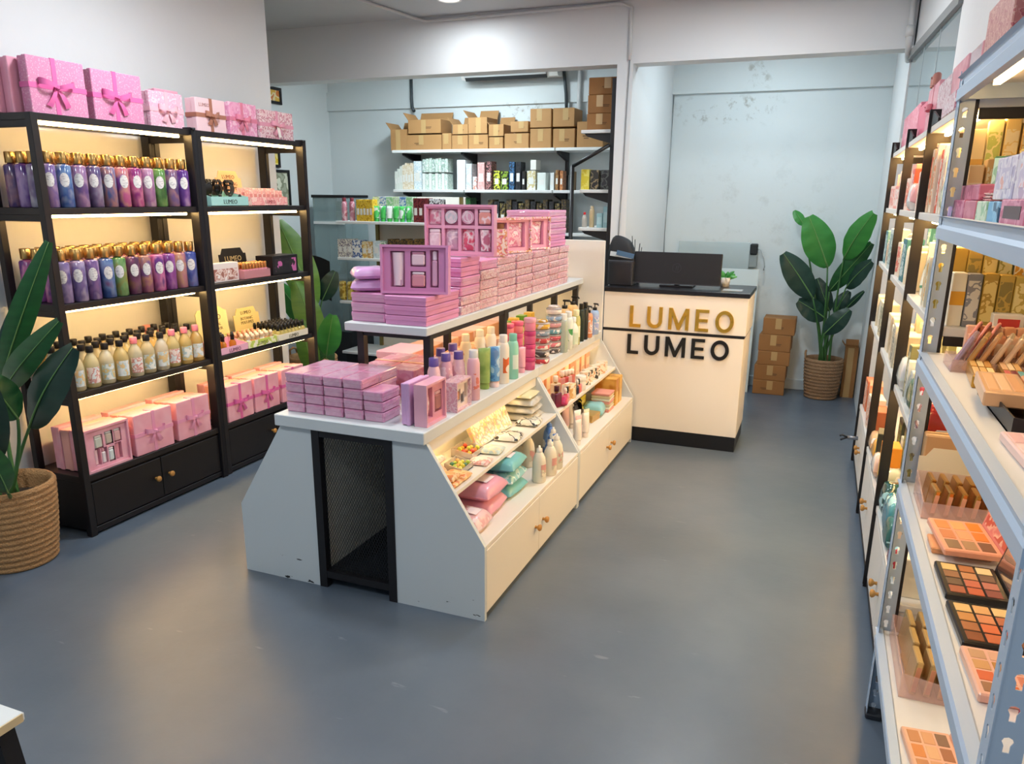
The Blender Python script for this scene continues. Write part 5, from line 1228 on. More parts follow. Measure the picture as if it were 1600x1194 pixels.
# ================================================================== desk top
DZ = 1.0382
t = thing('monitor', 'black all-in-one computer seen from behind on the desk', 'computer', (-.868, 5.13, DZ))
s_ = link('screen_back', cmx(-.285, .285, -.012, .014, .018, .225, .004), M('#17171b', .5), t, None, (-.10, 0, 0))
link('edge_strip', bmx(-.285, .285, -.0135, -.0115, .018, .024), M('#3a3a40', .4), s_)
link('emblem', MB().grid(lambda u, v: ((.026+.004*v)*math.cos(2*math.pi*u), -.0128, .125+(.026+.004*v)*math.sin(2*math.pi*u)), 24, 1).mesh(fix=False), M('#3b3c42', .3, .6), s_)
link('emblem_mark', MB().prism([(-.010, .108), (-.006, .108), (.002, .142), (-.002, .142)], 'y', -.0130, -.0122).mesh(), M('#3b3c42', .3, .6), s_)
link('emblem_mark', MB().prism([(.002, .108), (.006, .108), (.014, .142), (.010, .142)], 'y', -.0130, -.0122).mesh(), M('#3b3c42', .3, .6), s_)
link('foot', cmx(-.11, .11, .00, .14, 0, .012, .003), M('#222228', .4), t)
link('hinge', MB().tube([(0, .05, .008), (0, .022, .07)], .018, 8).mesh(), M('#222228', .4), t)
t = thing('receipt_printer', 'dark grey box shaped device left of the computer', 'printer', (-1.235, 5.15, DZ))
link('body', cmx(-.085, .085, -.07, .07, 0, .165, .006), M('#33353b', .5), t)
link('screen', bmx(-.072, .072, -.0715, -.0695, .012, .150), M('#26282d', .3), t)
t = thing('black_pouch', 'black cloth pouch with papers lying on the grey device', 'pouch', (-1.245, 5.16, DZ+.1652))
link('body', MB().grid(lambda u, v: ((u-.5)*.19, (v-.5)*.12+.0, .16*(1-abs(2*u-1)**6)*(.72+.28*math.sin(2.4*u+1))*max(0, 1-abs(2*v-1)**4)), 12, 10).mesh(fix=False), M('#15161a', .6), t)
link('paper', bmx(-.07, .08, -.066, -.060, .02, .05), M('#cfd6da', .5), t, None, (0, .12, 0))
link('paper', bmx(-.03, .09, -.071, -.067, .03, .062), M('#4a6a8a', .5), t, None, (0, .2, 0))
t = thing('pen_cup', 'small dark cup holding thin pens and wires left of computer', 'pen cup', (-1.185, 5.33, DZ))
link('cup', MB().lathe([(.03, 0), (.034, .10), (.031, .10), (.028, .01)], 14).mesh(), M('#2a2c30', .4), t)
for k in range(6):
    link('pen', MB().tube([(0.01*math.cos(k), .01*math.sin(k), .01), (.035*math.cos(k*1.1), .03*math.sin(k*1.1), .24+.025*(k % 4))], .003, 5).mesh(), M(['#2b2d33', '#6a6f78', '#1d1e22'][k % 3], .4), t)
t = thing('small_plant', 'small green leafy plant peeking out behind the computer', 'plant', (-.575, 5.32, DZ))
link('pot', MB().lathe([(.028, 0), (.036, .06), (.032, .06)], 14).mesh(), M('#d8d4cc', .5), t)
for k in range(9):
    a = k*.7; lm, rm, _ = leaf_mesh((0, 0, .05), (.075*math.cos(a), .06*math.sin(a), .07+.012*(k % 5)), .032, (math.sin(a), -1, .6), .1)
    link('leaf', lm, LG[2], t)
tag(link('paper_sheet', bmx(-.06, .06, -.05, .05, 0, .002), M('#9aa3a8', .3), None, (-.50, 5.12, DZ)), 'grey sheet lying on the desk right of the computer', 'paper')
# ================================================================== alcove things
GLP = M('#cfdcdd', .12, trans=.25, alpha=.72, coat=.3)
tag(link('leaning_glass_sheet', cmx(-.30, .30, -.004, .004, 0, 1.25, .002), GLP, None, (-.865, 6.84, 0), (-.07, 0, 0)), 'large frosted glass panel leaning on the alcove wall', 'panel')
tag(link('white_panel', cmx(-.26, .26, -.006, .006, 0, 1.04, .002), M('#c9d6d8', .3), None, (-.725, 6.70, 0), (-.10, 0, 0)), 'pale blue board leaning in front of the glass panel', 'panel')
t = thing('extension_socket', 'black and grey socket block hanging on the alcove wall with cable', 'socket', (-.535, 6.955, 1.04))
link('block', cmx(-.035, .035, -.03, .03, 0, .11, .006), M('#8f9a9c', .4), t)
link('plug', cmx(-.028, .034, -.045, .03, .11, .20, .008), M('#23272a', .4), t)
link('cable', MB().tube([(.02, -.02, .17), (.06, -.02, .15), (.09, -.015, .08), (.10, -.01, .01), (.095, -.01, -.02)], .006, 6).mesh(), M('#b8c0c2', .5), t)
zc = 0
for k in range(5):
    hh = [.122, .132, .118, .140, .140][k]
    carton('brown carton, %s of the stack of five in the alcove' % pos(k, 5), .255, .22, hh-.001, (-.30+[0, .0, .008, .004, .018][k]+.006*k, 6.80+.004*k, zc), [.03, -.03, .02, -.04, -.02][k], CARD2); zc += hh
carton('narrow upright brown carton right of the basket plant', .10, .10, .43, (.325, 6.90, 0), 0, CARD2, open_=True)
# ================================================================== back room: wall shelves
SHW = M('#e3e5e3', .45)
def wshelf(label, x0, x1, z, brk):
    o = thing('wall_shelf', label, 'shelf', ((x0+x1)/2, 6.82, z)); c = (x0+x1)/2
    link('board', cmx(x0-c, x1-c, -.17, .15, -.026, 0, .003), SHW, o)
    for b in brk:
        link('bracket', MB().prism([(.15, -.026), (-.15, -.026), (-.15, -.045), (.10, -.10), (.10, -.22), (.15, -.22)], 'x', b-c-.012, b-c+.012).mesh(), BLACK, o)
wshelf('upper wall shelf carrying brown cartons, left board', -3.86, -2.245, 2.022, (-3.75, -3.14))
wshelf('upper wall shelf carrying brown cartons, right board', -2.235, -1.44, 2.022, (-2.22, -1.6))
wshelf('second wall shelf with small product boxes, left board', -3.86, -3.12, 1.668, (-3.75,))
wshelf('second wall shelf with small product boxes, middle board', -3.11, -2.26, 1.668, (-3.10,))
wshelf('second wall shelf with small product boxes, right board', -2.25, -1.44, 1.668, (-2.24,))
wshelf('third wall shelf with dark boxes half hidden by gift sets', -3.86, -1.44, 1.30, (-3.1, -2.2))
for b in (-3.75, -3.145, -2.235):
    tag(link('shelf_upright', cmx(-.014, .014, -.012, .012, 0, 2.0, .002), BLACK, None, (b, 6.985, 0)), 'black slotted upright on the back wall, %s of three' % {-3.75: 'left', -3.145: 'middle', -2.235: 'right'}[b], 'upright')
def ctn(u0, u1, vt, vb, lab, open_=False, yf=6.69, d=.24, z=None, m=None):
    a, b = at(u0, vb, y=yf), at(u1, vt, y=yf)
    z0 = 2.0222 if z is None else z
    return carton(lab, b.x-a.x, d, max(.05, b.z-z0), ((a.x+b.x)/2, yf+d/2, z0), random.uniform(-.02, .02), m, open_)
ctn(611, 635, 202, 232, 'tall narrow open carton with raised flap, leftmost on the upper shelf', True)
ctn(635, 689, 210, 231, 'wide carton with tape, lower of the left pair on the shelf')
ztop = at(640, 209, y=6.69).z+.001
ctn(638, 688, 186, 209, 'wide open carton stacked on the left pair', True, z=ztop)
ctn(691, 705, 208, 231, 'small narrow carton between taller cartons')
ctn(706, 731, 211, 231, 'small carton, lower of the third stack'); ctn(707, 731, 194, 210, 'small open carton, upper of the third stack', True, z=at(707, 210, y=6.69).z+.001)
ctn(732, 762, 210, 231, 'square carton, lower of the fourth stack'); ctn(732, 761, 183, 209, 'taller open carton, upper of the fourth stack', True, z=at(732, 209, y=6.69).z+.001)
ctn(764, 786, 214, 231, 'carton, lower of the fifth stack'); ctn(764, 787, 194, 213, 'open carton with raised flap, upper of the fifth stack', True, z=at(764, 213, y=6.69).z+.001)
ctn(788, 826, 208, 231, 'wide carton, lower of the sixth stack'); ctn(798, 826, 189, 207, 'carton, upper of the sixth stack', z=at(798, 207, y=6.69).z+.001)
zz = at(828, 200, y=6.69).z
ctn(828, 861.5, 200.5, 230, 'large taped carton, lower left of the four big ones'); ctn(828, 861.5, 169, 199.5, 'large taped carton, upper left of the four big ones', z=zz+.001)
ctn(863.5, 898, 200.5, 230, 'large taped carton, lower right of the four big ones'); ctn(863.5, 898, 168, 199.5, 'large taped carton, upper right of the four big ones', z=zz+.003)
ctn(901, 944, 189, 230, 'wide plain carton at the right end of the shelf')
# small products on the wall shelves
def row(items, z, yf, d, where, vb):
    n = {}
    for (u0, u1, vt, cols, lab, *opt) in items:
        a, b = at(u0, vb, y=yf), at(u1, vt, y=yf)
        m = PR(cols, 55, .4) if len(cols) > 1 else M(cols[0], .4)
        zb = z+.0003 if not opt else opt[0]
        h = max(.03, b.z-zb)
        prod(lab+', '+where, d, b.x-a.x-.003, h, m, ((a.x+b.x)/2, yf+d/2, zb), math.radians(-90), None, M('#e6e6e0', .5) if not opt else None, pz=(.3, .6), py=.6, flap=True)
S2 = 1.668
it = []
gw = ['#d9e3dc', '#a8c8b4', '#e6ece6']
for k in range(3): it.append((617+4*k, 620.6+4*k, 268-4*k, ['#d8dcd2'], 'slim pale carton, %s at the left end' % ORD[k]))
for k in range(4): it.append((629+4.2*k, 633+4.2*k, 258-(k % 2)*3, ['#d9c8a8', '#e6dccb'], 'beige slim carton, %s beside the pale ones' % ORD[k]))
it.append((647, 658, 252, ['#dfe8ea', '#b8d0d8', '#eef2f2'], 'tall white blue carton'))
for k in range(8): it.append((660+5*k, 664.4+5*k, 271+(k % 2), gw if k % 2 else ['#e3e8e4'], 'green and white slim carton, %s of the lower row' % ORD[k]))
row(it, S2, 6.70, .12, 'second wall shelf', 296)
zt = at(660, 270, y=6.70).z+.003
row([(660+5*k, 664.4+5*k, 249-(k % 3), gw if k % 3 else ['#dfe6e2', '#9fb8ac'], 'green and white slim carton, %s of the upper row' % ORD[k], zt) for k in range(8)], S2, 6.70, .12, 'second wall shelf', 270)
row([(714, 727, 250, ['#e3e8ea'], 'tall white carton'), (728, 737, 256, ['#dfe4e6', '#c8d0d4'], 'white carton beside the tall one'), (738.5, 745, 276, ['#dfe6ea', '#d99a8a'], 'small white and coral carton'), (746, 757, 254, ['#e6bcb8', '#dfa8a4'], 'tall salmon pink carton'), (759, 768, 252, ['#3a2e2c', '#c98a8a', '#2b2524'], 'pink topped black carton'),
     (771, 781, 267, ['#d9dc4a', '#3a3a28'], 'yellow carton with black figures'), (782, 794, 268, ['#2a2a24', '#8aa83a'], 'black and green carton'), (795, 804, 253, ['#2b3444', '#3f6f9a'], 'navy carton, left of two'), (805, 814, 253, ['#30343a', '#1f2226'], 'black carton, right of two'), (815, 820.5, 268, ['#2b2a2c'], 'slim black carton'),
     (823, 837, 267, ['#e3e3da', '#cfc08a'], 'white carton with floral print'), (828, 838, 250, ['#e6e4da'], 'white carton standing on the floral one', at(828, 266, y=6.70).z+.002), (839, 853, 270, ['#dfe6e0'], 'pale mint carton')], S2, 6.70, .12, 'second wall shelf', 297)
row([(859, 866, 270, ['#dfe4e2'], 'white carton right of the upright'), (867, 873, 266, ['#8a5f3a', '#b08a5a'], 'brown tube carton, left'), (874, 880, 267, ['#a8663a', '#c98a5a'], 'copper tube carton, right'), (891, 896, 268, ['#8a6a4a'], 'slim brown carton alone')], S2, 6.70, .10, 'second wall shelf', 298)
DK = [['#2b2a2c', '#6a5a3a'], ['#1f2124', '#3a3d42'], ['#2f2a26', '#8a7a4a']]
row([(762+9.5*k, 770.5+9.5*k, 312+(k % 3)*3, DK[k % 3], 'dark carton, %s along the row' % ORD[k]) for k in range(13)], 1.30, 6.70, .14, 'third wall shelf', 345)
row([(676+8.5*k, 684+8.5*k, 309+(k % 3), ['#2f5a34', '#3f7a42', '#24402a'], 'dark green carton, %s along the row' % ORD[k]) for k in range(7)], 1.30, 6.70, .14, 'third wall shelf', 345)
# side shelving on the partition
XS = XP-.112
def sshelf(label, z, y0, y1, d):
    o = thing('side_shelf', label, 'shelf', (XS-d/2, (y0+y1)/2, z)); c = (y0+y1)/2
    link('board', cmx(-d/2, d/2, y0-c, y1-c, -.024, 0, .003), SHW, o)
    for y in (y0+.02, y1-.05):
        link('bracket', MB().prism([(d/2, -.024), (-d/2+.02, -.024), (-d/2+.04, -.045), (d/2, -.11)], 'y', y-c, y-c+.018).mesh(), BLACK, o)
sshelf('short white shelf on the partition holding three brown cartons', 2.073, 5.60, 6.35, .27)
sshelf('short white shelf on the partition holding black and yellow boxes', 1.662, 5.60, 6.35, .27)
sshelf('short white shelf on the partition holding light blue boxes', 1.392, 5.60, 6.35, .27)
tag(link('shelf_post', cmx(-.016, .016, -.02, .02, 0, 2.40, .002), BLACK, None, (XS-.018, 5.545, 0)), 'tall black post at the edge of the white partition', 'post')
t = thing('rack_frame', 'black bent tube frame of a rack beside the partition', 'rack frame', (XS-.05, 5.50, 0))
link('tube', MB().tube([(.02, 0, 1.96), (-.245, 0, 1.82)], .014, 6).mesh(), BLACK, t); link('tube', MB().tube([(-.245, 0, 1.825), (-.25, 0, 0)], .015, 6).mesh(), BLACK, t)
zz = 2.0735
for k in range(3):
    carton('brown carton, %s of three on the partition shelf' % pos(k, 3), .225, .40, [.115, .125, .115][k]-.001, (XS-.135, 5.86, zz), .02*k, CARD2); zz += [.115, .125, .115][k]
for k, (dx, c, lab, h) in enumerate(((-.235, ['#d9c83a', '#e6dc6a'], 'yellow carton at shelf edge', .14), (-.165, ['#2b2a26', '#8a7a5a', '#1f1f20'], 'black carton with gold picture', .135), (-.085, ['#222226', '#5a5f5a', '#303038'], 'black carton with silver print', .135), (-.025, ['#d0b83a', '#e6d070'], 'gold carton beside the post', .20))):
    prod(lab+', partition shelf', .16, .062, h, PR(c, 22, .4), (XS+dx, 5.70, 1.6623), math.radians(-90), None, None)
for k, (dx, h) in enumerate(((-.115, .10), (-.068, .15), (-.022, .15))):
    prod('light blue carton, %s of three on the low partition shelf' % ORD[k], .12, .043, h, M('#9fc8d0', .4), (XS+dx, 5.68, 1.3923), math.radians(-90), None, M('#b8d8de', .4))
bottle('spray', 'beige bottle on the low partition shelf', (XS-.19, 5.68, 1.3923), M('#c9b088', .3), M('#d8c8a8', .3), None, 0, None, .7)
bottle('oil', 'clear bottle with bright red cap near the island end', (XS-.235, 5.64, 1.3923), M('#d8d4cc', .15, trans=.4), M('#d0202a', .35), None, 0, None, .55)
# ================================================================== lower shelving unit in the back room
GX0, GX1, GY = -4.03, -2.95, 5.92
t = thing('shelving_unit', 'white shelving unit in the back room holding hair products', 'shelf', ((GX0+GX1)/2, GY+.2, 0)); c = (GX0+GX1)/2
link('back_panel', cmx(GX0-c+.18, GX1-c, .20, .22, 0, 1.60, .002), M('#dedad0', .5), t)
for z in (1.39, 1.073, .684, .22):
    link('shelf', cmx(GX0-c, GX1-c, -.20, .20, z-.024, z, .003), SHW, t)
for x in (GX0+.19, GX1-.03):
    link('post', bmx(x-c-.015, x-c+.015, .175, .20, 0, 1.60), M('#8a7a4a', .35, .6), t)
link('plinth', bmx(GX0-c+.02, GX1-c-.02, -.16, .2, 0, .19), BLACK, t)
def G(items, z, where, vb, d=.10, yf=5.935):
    row(items, z, yf, d, where, vb)
for k in range(2):
    a = at(539+12*k, 342, y=5.97); bottle('spray', 'pink bottle with maroon cap, %s on the shelving unit top' % ['left', 'right'][k], (a.x, 5.97, 1.3902), PR(['#c98a9a', '#e0b8c0', '#b8707f'], 14, .2), M('#7a2f3a', .3), None, -1.5, None, .9)
G([(557+5*k, 561.6+5*k, 312+(k % 2), ['#d9b020', '#e6c84a', '#b88a10'], 'golden yellow pouch carton, %s' % ORD[k]) for k in range(5)], 1.3902, 'shelving unit top', 343)
for k in range(6):
    a = at(589+10*k, 344, y=5.965); tubeb('green and white hair tube, %s on the shelving unit top' % lr(k, 6), (a.x, 5.965, 1.3902), PR(['#3fb050', '#4fc060', '#dfe8e0'], 8, .3), M('#3fb050', .3), math.radians(-90), .13, .024)
G([(583+10.4*k, 592.5+10.4*k, 308, [['#d8e4d0', '#b8d8a8'], ['#d8e0e4', '#5f8ac0'], ['#cfe0cc', '#8fc88f']][k % 3], 'white and green carton, %s behind the green tubes' % ORD[k]) for k in range(6)], 1.3902, 'shelving unit top', 345, .08, 6.02)
G([(646+7.8*k, 653+7.8*k, 310, ['#6a1f2a', '#8a3a3a', '#4a141c'], 'maroon carton, %s' % ORD[k]) for k in range(3)], 1.3902, 'shelving unit top', 345)
G([(671+9*k, 679+9*k, 311, ['#2a2e3a', '#e0e4e6'], 'white topped navy carton, %s' % ORD[k]) for k in range(2)], 1.3902, 'shelving unit top', 345)
G([(528+7.6*k, 535+7.6*k, 374, ['#e0dccb', '#5a4a6a', '#e6e2d4'], 'cream and purple carton, %s' % ORD[k]) for k in range(3)], 1.0732, 'shelving unit middle', 401)
G([(551, 564.5, 376, ['#e3e4e2', '#4f6a9a'], 'white and blue carton'), (566, 573, 378, ['#e6dcb0', '#d9a850'], 'yellow floral carton, left'), (574, 581.5, 378, ['#e6dcc0', '#c9a060'], 'yellow floral carton, right'), (583, 593, 377, ['#c8d8dc', '#dfe8e8'], 'pale blue carton'), (594, 603, 378, ['#d8e0d4', '#6a9a6a'], 'white carton with green leaves')], 1.0732, 'shelving unit middle', 401)
G([(606+10.5*k, 616+10.5*k, 374+(k % 2)*2, ['#201c1a', '#8a6a30', '#2a2422'], 'black and gold carton, %s' % ORD[k]) for k in range(7)], 1.0732, 'shelving unit middle', 401)
for k in range(3):
    a = at(537+12*k, 468, y=5.98); bag('gold foil pouch, %s on the shelving unit lower shelf' % ORD[k], .17, .065, .05, PR(['#c9a83a', '#e0c860', '#a88420'], 16, .2, coat=.5), (a.x, 6.0, .6842), 0, seed=60+k, name='foil_pouch', cat='pouch')
    bpy.context.scene.objects  # pouches stand upright
    o = [x for x in COL.objects if x.name.startswith('foil_pouch')][-1]
    o.rotation_euler = (math.radians(90), math.radians(90), 0); o.location = (a.x, 6.0, .6842+.086)
# glass showcase
t = thing('glass_showcase', 'tall glass showcase with black rim beside the back wall', 'showcase', (-4.44, 6.62, 0))
GG = M('#a9c0c2', .05, trans=.35, alpha=.55)
for (x0, x1, y0, y1) in ((-.18, .18, -.20, -.194), (-.18, -.174, -.194, .20), (.174, .18, -.194, .20)):
    link('pane', bmx(x0, x1, y0, y1, .30, 1.585), GG, t)
link('top_rim', cmx(-.19, .19, -.21, .21, 1.585, 1.612, .003), BLACK, t)
link('base', cmx(-.19, .19, -.21, .21, 0, .30, .003), M('#2b2c30', .5), t)
link('shelf', bmx(-.173, .173, -.215, .19, 1.34, 1.365), SHW, t)
link('shelf', bmx(-.173, .173, -.19, .19, .80, .82), SHW, t)
for k in range(2):
    pack('beige box, %s of two inside the glass showcase' % ['lower', 'upper'][k], .14, .16, .095, M('#b8a888', .5), (-4.36, 6.60, 1.3655+.096*k), 0, name='beige_box', cat='box')
# half hidden chair
t = thing('office_chair', 'black chair with brown armrest half hidden behind the plant', 'chair', (-4.06, 5.55, 0), .4)
link('backrest', MB().grid(lambda u, v: ((u-.5)*.34, .03*math.cos(3*(u-.5)), .72+.34*v+.05*math.sin(math.pi*u)), 8, 6).mesh(fix=False), M('#151518', .6), t)
link('seat', cmx(-.2, .2, -.22, .2, .44, .50, .02), M('#1a1a1d', .6), t)
link('armrest', MB().tube([(-.30, -.05, 1.18), (-.24, -.06, 1.10), (-.17, -.04, 1.05), (-.08, -.02, 1.05)], .028, 8).mesh(), M('#8a6a5a', .5), t)
link('column', MB().tube([(0, 0, .06), (0, 0, .45)], .03, 10).mesh(), BLACK, t)
for k in range(5):
    link('leg', MB().tube([(0, 0, .07), (.26*math.cos(k*1.2566), .26*math.sin(k*1.2566), .03)], .02, 6).mesh(), BLACK, t)
# framed posters on the back room wall
for k, (u, v0, v1, c) in enumerate(((438, 138, 164, ['#e6b84a', '#efe0b0', '#d9803a']), (436, 236, 262, ['#e0c030', '#efe08a']), (451, 266, 332, ['#aab09a', '#8a9078', '#d8dcc8']))):
    a, b = at(u, v0, x=-4.77), at(u, v1, x=-4.77); hh = a.z-b.z
    o = thing('framed_poster', '%s poster in a black frame on the back room wall' % ['orange flower', 'yellow', 'grey green'][k], 'poster', (-4.775, a.y-.26, b.z))
    link('print', bmx(0, .006, -.26, .25, .02, hh-.02), PR(c, 12, .4), o)
    for (y0, y1, z0, z1) in ((-.27, .26, 0, .025), (-.27, .26, hh-.025, hh), (-.27, -.245, .025, hh-.025), (.235, .26, .025, hh-.025)):
        link('frame_bar', bmx(0, .016, y0, y1, z0, z1), BLACK, o)
# ================================================================== right side: goods in the dark racks
BAYN = ['nearest', 'middle', 'far']
LEVN = ['top', 'second', 'third', 'lowest']
FILL = {
 (0, 0): [('prod', '#e6c8a8', '#d9603a', .22), ('prod', '#e8d8c0', '#d9803a', .21), ('prod', '#e0582e', '#efe0d0', .20), ('prod', '#efe2d0', '#d9a080', .19), ('bag', '#e8d48a', None, .16), ('prod', '#e6cf9a', '#c9a24a', .17), ('prod', '#e0b890', '#efe6d6', .18)],
 (0, 1): [('tube', '#dfe6dc', '#5f9a7a', .15), ('tube', '#b8a0c0', '#efe8e0', .15), ('pump', '#e9dcba', '#efe6d0', .2), ('prod', '#efe6cc', '#e0a830', .19), ('prod', '#8f8f92', '#d8d4c8', .18), ('prod', '#b89a3a', '#e0c87a', .17), ('prod', '#c4a848', '#8a7a3a', .17), ('prod', '#a8983a', '#e0d49a', .16)],
 (0, 2): [('bag', '#dfe4dc', None, .13), ('prod', '#6f7050', '#c8c49a', .19), ('prod', '#cfd6d4', '#8f9a98', .14), ('bag', '#3f6a4a', None, .12), ('prod', '#e3dcc8', '#a89a70', .2), ('bag', '#c42a2a', None, .15), ('bag', '#a81f24', None, .14)],
 (0, 3): [('bag', '#1f4a4a', None, .15), ('bag', '#2f7a8a', None, .16), ('bag', '#3f8aa0', None, .15), ('bag', '#25605f', None, .14), ('prod', '#e0d8c4', '#c9b890', .15), ('bag', '#b02428', None, .15), ('prod', '#efe6d0', '#d9c8a0', .12)],
 (1, 0): [('prod', '#efd8c8', '#e07a5a', .14), ('prod', '#e8a890', '#efe0d6', .18), ('prod', '#d9503a', '#efe4dc', .2), ('bag', '#e6b0b4', None, .12), ('prod', '#efe0d4', '#e0a090', .15), ('prod', '#e0806a', '#f0e0d6', .19), ('prod', '#efdccc', '#d96a4a', .17)],
 (1, 1): [('prod', '#efe0cc', '#d9502e', .14), ('prod', '#e9dcc4', '#8a6fa0', .13), ('prod', '#3f7a84', '#cfe0e0', .2), ('pump', '#efe4c8', '#efe8d8', .2), ('prod', '#dfd8b8', '#6a6a4a', .18), ('prod', '#efe8d4', '#c9b080', .15)],
 (1, 2): [('prod', '#e8d9bc', '#efe6d4', .16), ('prod', '#dccaa8', '#b89a6a', .2), ('prod', '#efe4cc', '#d9c49a', .15), ('prod', '#d8d2c0', '#8a8a7a', .17), ('prod', '#e6d8b8', '#c4a878', .19), ('prod', '#e9dfc8', '#d0b890', .16)],
 (1, 3): [('bag', '#d9b080', None, .12), ('bag', '#e0a030', None, .13), ('prod', '#2a2f28', '#7a8a4a', .16), ('bag', '#e9c8b0', None, .13), ('prod', '#e0902a', '#f0d060', .2), ('bag', '#c9d0c0', None, .12)],
 (2, 0): [('prod', '#efd0c4', '#e08070', .12), ('prod', '#e8b8a8', '#f0e0d8', .16), ('prod', '#e09080', '#efe0d8', .13), ('prod', '#efe0d4', '#d97a60', .17), ('prod', '#e6a898', '#efe4dc', .15)],
 (2, 1): [('prod', '#5f8a90', '#cfe0e0', .16), ('prod', '#efe4d0', '#d98a60', .12), ('prod', '#e8dcc0', '#a07a60', .15), ('prod', '#cfd8d4', '#7f9a98', .18), ('prod', '#efe0c8', '#c4a070', .13)],
 (2, 2): [('prod', '#e0d4b8', '#c8b48a', .15), ('prod', '#d8cfb8', '#efe8d8', .18), ('prod', '#e6dcc4', '#b89a70', .14), ('prod', '#dfd2b0', '#8a8a70', .17), ('prod', '#efe6d2', '#d0b890', .13)],
 (2, 3): [('prod', '#d9805a', '#efd8c8', .18), ('prod', '#e0a080', '#efe0d0', .22), ('prod', '#c9704a', '#e8c8b0', .16), ('prod', '#efe0d0', '#d99070', .2), ('prod', '#b86a4a', '#e0b090', .17)],
}
KN = {'prod': 'carton', 'bag': 'soft pack', 'tube': 'tube', 'pump': 'pump bottle'}
def colour(h):
    r, g, b = (int(h[i:i+2], 16) for i in (1, 3, 5)); mx, mn = max(r, g, b), min(r, g, b)
    if mx-mn < 28: return 'black' if mx < 90 else ('grey' if mx < 190 else 'white')
    if r >= g >= b: 
        if g-b < 22 and r-g > 30: return 'red' if mx < 205 and mn < 70 else 'pink'
        if r-g > 70 and mn < 110: return 'orange' if g > 70 else 'red'
        return 'cream' if mn > 150 else ('tan' if mn > 95 else 'golden')
    if g >= r and g >= b: return 'green'
    if b >= g >= r or (g > r and b > r): return 'blue'
    return 'purple'
for (bi, lv), its in FILL.items():
    y0, y1 = RBAY[bi]; y0 += .055; y1 -= .055
    z = (RZ[1:]+[.375])[lv]+.0004
    if bi == 0: its = [q for q in its for _ in ((0,) if q[0] == 'bag' else (0, 1))]
    n = len(its); wt = [2 if q[0] == 'bag' and bi == 0 else 1 for q in its]; un = (y1-y0)/sum(wt)
    for r in range(2 if bi < 2 else 1):
        for i, (kd, c, c2, h) in enumerate(its):
            if r: kd, c, c2, h = its[(i*3+2) % n]; kd = 'prod'; c2 = c2 or '#efe6d6'; h = h*1.12
            h = min(h*(1+.13*math.sin(i*2.3+lv)), .235)
            st = un*wt[i]; y = y1-un*(sum(wt[:i])+wt[i]/2)
            if bi == 0 and lv < 2 and y < 2.60: continue
            x = RX+.052+.115*r+.006*math.sin(i*1.7); w = st-.008
            lab = '%s %s, %s, %s row, %s shelf, %s dark rack' % (colour(c), KN[kd], ORD[i], ['front', 'rear'][r], LEVN[lv], BAYN[bi])
            if kd == 'prod':
                prod(lab, .07, w, h, M(c, .42), (x, y, z), math.pi+random.uniform(-.08, .08), None, PR([c2 or '#efe6d6', c, c2 or '#efe6d6'], 30, .4), pz=(.12, .88), py=.8)
            elif kd == 'bag':
                bag(lab, .10, w, h*.9, PR([c, c, '#e8e4e0'] if (bi, lv) != (0, 3) else [c, c, c, '#9fd0d8'], 9, .2, coat=.7), (x, y, z), .05, seed=70+i)
            elif kd == 'tube':
                tubeb(lab, (x, y, z), PR([c, c2, c], 12, .3), M(c, .3), math.pi, .15, min(.026, w*.42))
            else:
                bottle('pump', lab, (x, y, z), M(c, .3), M('#efe6d0', .3), M('#f2ead8', .4), math.pi, None, 1.0 if bi else .8)
# cartons facing the camera at the near end of the nearest dark rack
NE = {1: [('#ece4cc', '#e0a42a', .150), ('#85868a', '#d4d0c4', .148), ('#b08f3a', '#e0c87a', .150), ('#bb9c46', '#8a7a3a', .148), ('#c0a650', '#e6d694', .146), ('#9c9444', '#d8d09a', .150)],
      0: [('#e6c894', '#f0e2c4', .135), ('#e0b878', '#efe0c0', .15), ('#ead29c', '#d9a850', .16), ('#e8dc9c', '#b8c060', .175), ('#e6cc8a', '#f2e6c8', .18), ('#dcb470', '#efe0bc', .17)]}
for lv, its in NE.items():
    z = (RZ[1:])[lv]+.0004
    for r in range(2):
        for i, (c, c2, h) in enumerate(its):
            c, c2, h = its[(i+2*r) % 6]
            prod('%s carton facing front, %s in the %s row, near end, %s shelf, dark rack' % (colour(c), ORD[i], ['first', 'second'][r], LEVN[lv]), .045, .036, h*(1+.45*r), M(c, .42), (.372+.039*i, 2.515+.052*r, z), math.radians(-90)+random.uniform(-.1, .1), None, PR([c2, c2, c, c2], 30, .4) if i else M(c2, .4), pz=(.4, .66) if i == 0 else (.12, .88), py=.85 if i else 1.0)
prod('white tub with red label before the gold cartons', .05, .075, .045, M('#ece4d6', .4), (.50, 2.40+.075, RZ[2]+.0004), math.radians(-90), None, M('#c8403a', .4), name='cream_tub', cat='tub')
# gift boxes along the top of the dark racks
def rtop(u0, u1, vt, vb, m, lab, x=.362, z=1.8652, t=.06, rib=None, bow=False, **k):
    a, b = at(u0, vb, x=x), at(u1, vb, x=x)
    h = at((u0+u1)/2, vt, x=x).z-z
    return gift(lab, abs(a.y-b.y), max(.06, h), t, m, rib, (x+t/2, (a.y+b.y)/2, z), math.pi, bow=bow, **k)
PKR = PR(['#dd98a4', '#e3a8b2', '#d58895'], 12, .4, interp='LINEAR')
rtop(1487, 1507, 100, 128, PKR, 'tall rose gift box at the near end of the dark rack tops')
rtop(1463, 1483, 128, 165, FLORAL2, 'floral gift box beside the tall rose one on the dark rack')
rtop(1447, 1461, 140, 180, PKR, 'rose gift box with a large ribbon bow on the dark rack top', rib=M('#d9808e', .3), bow=True, bs=.05)
rtop(1432, 1444, 168, 205, M('#dc6f86', .4), 'deep pink gift box near the far end of the rack tops')
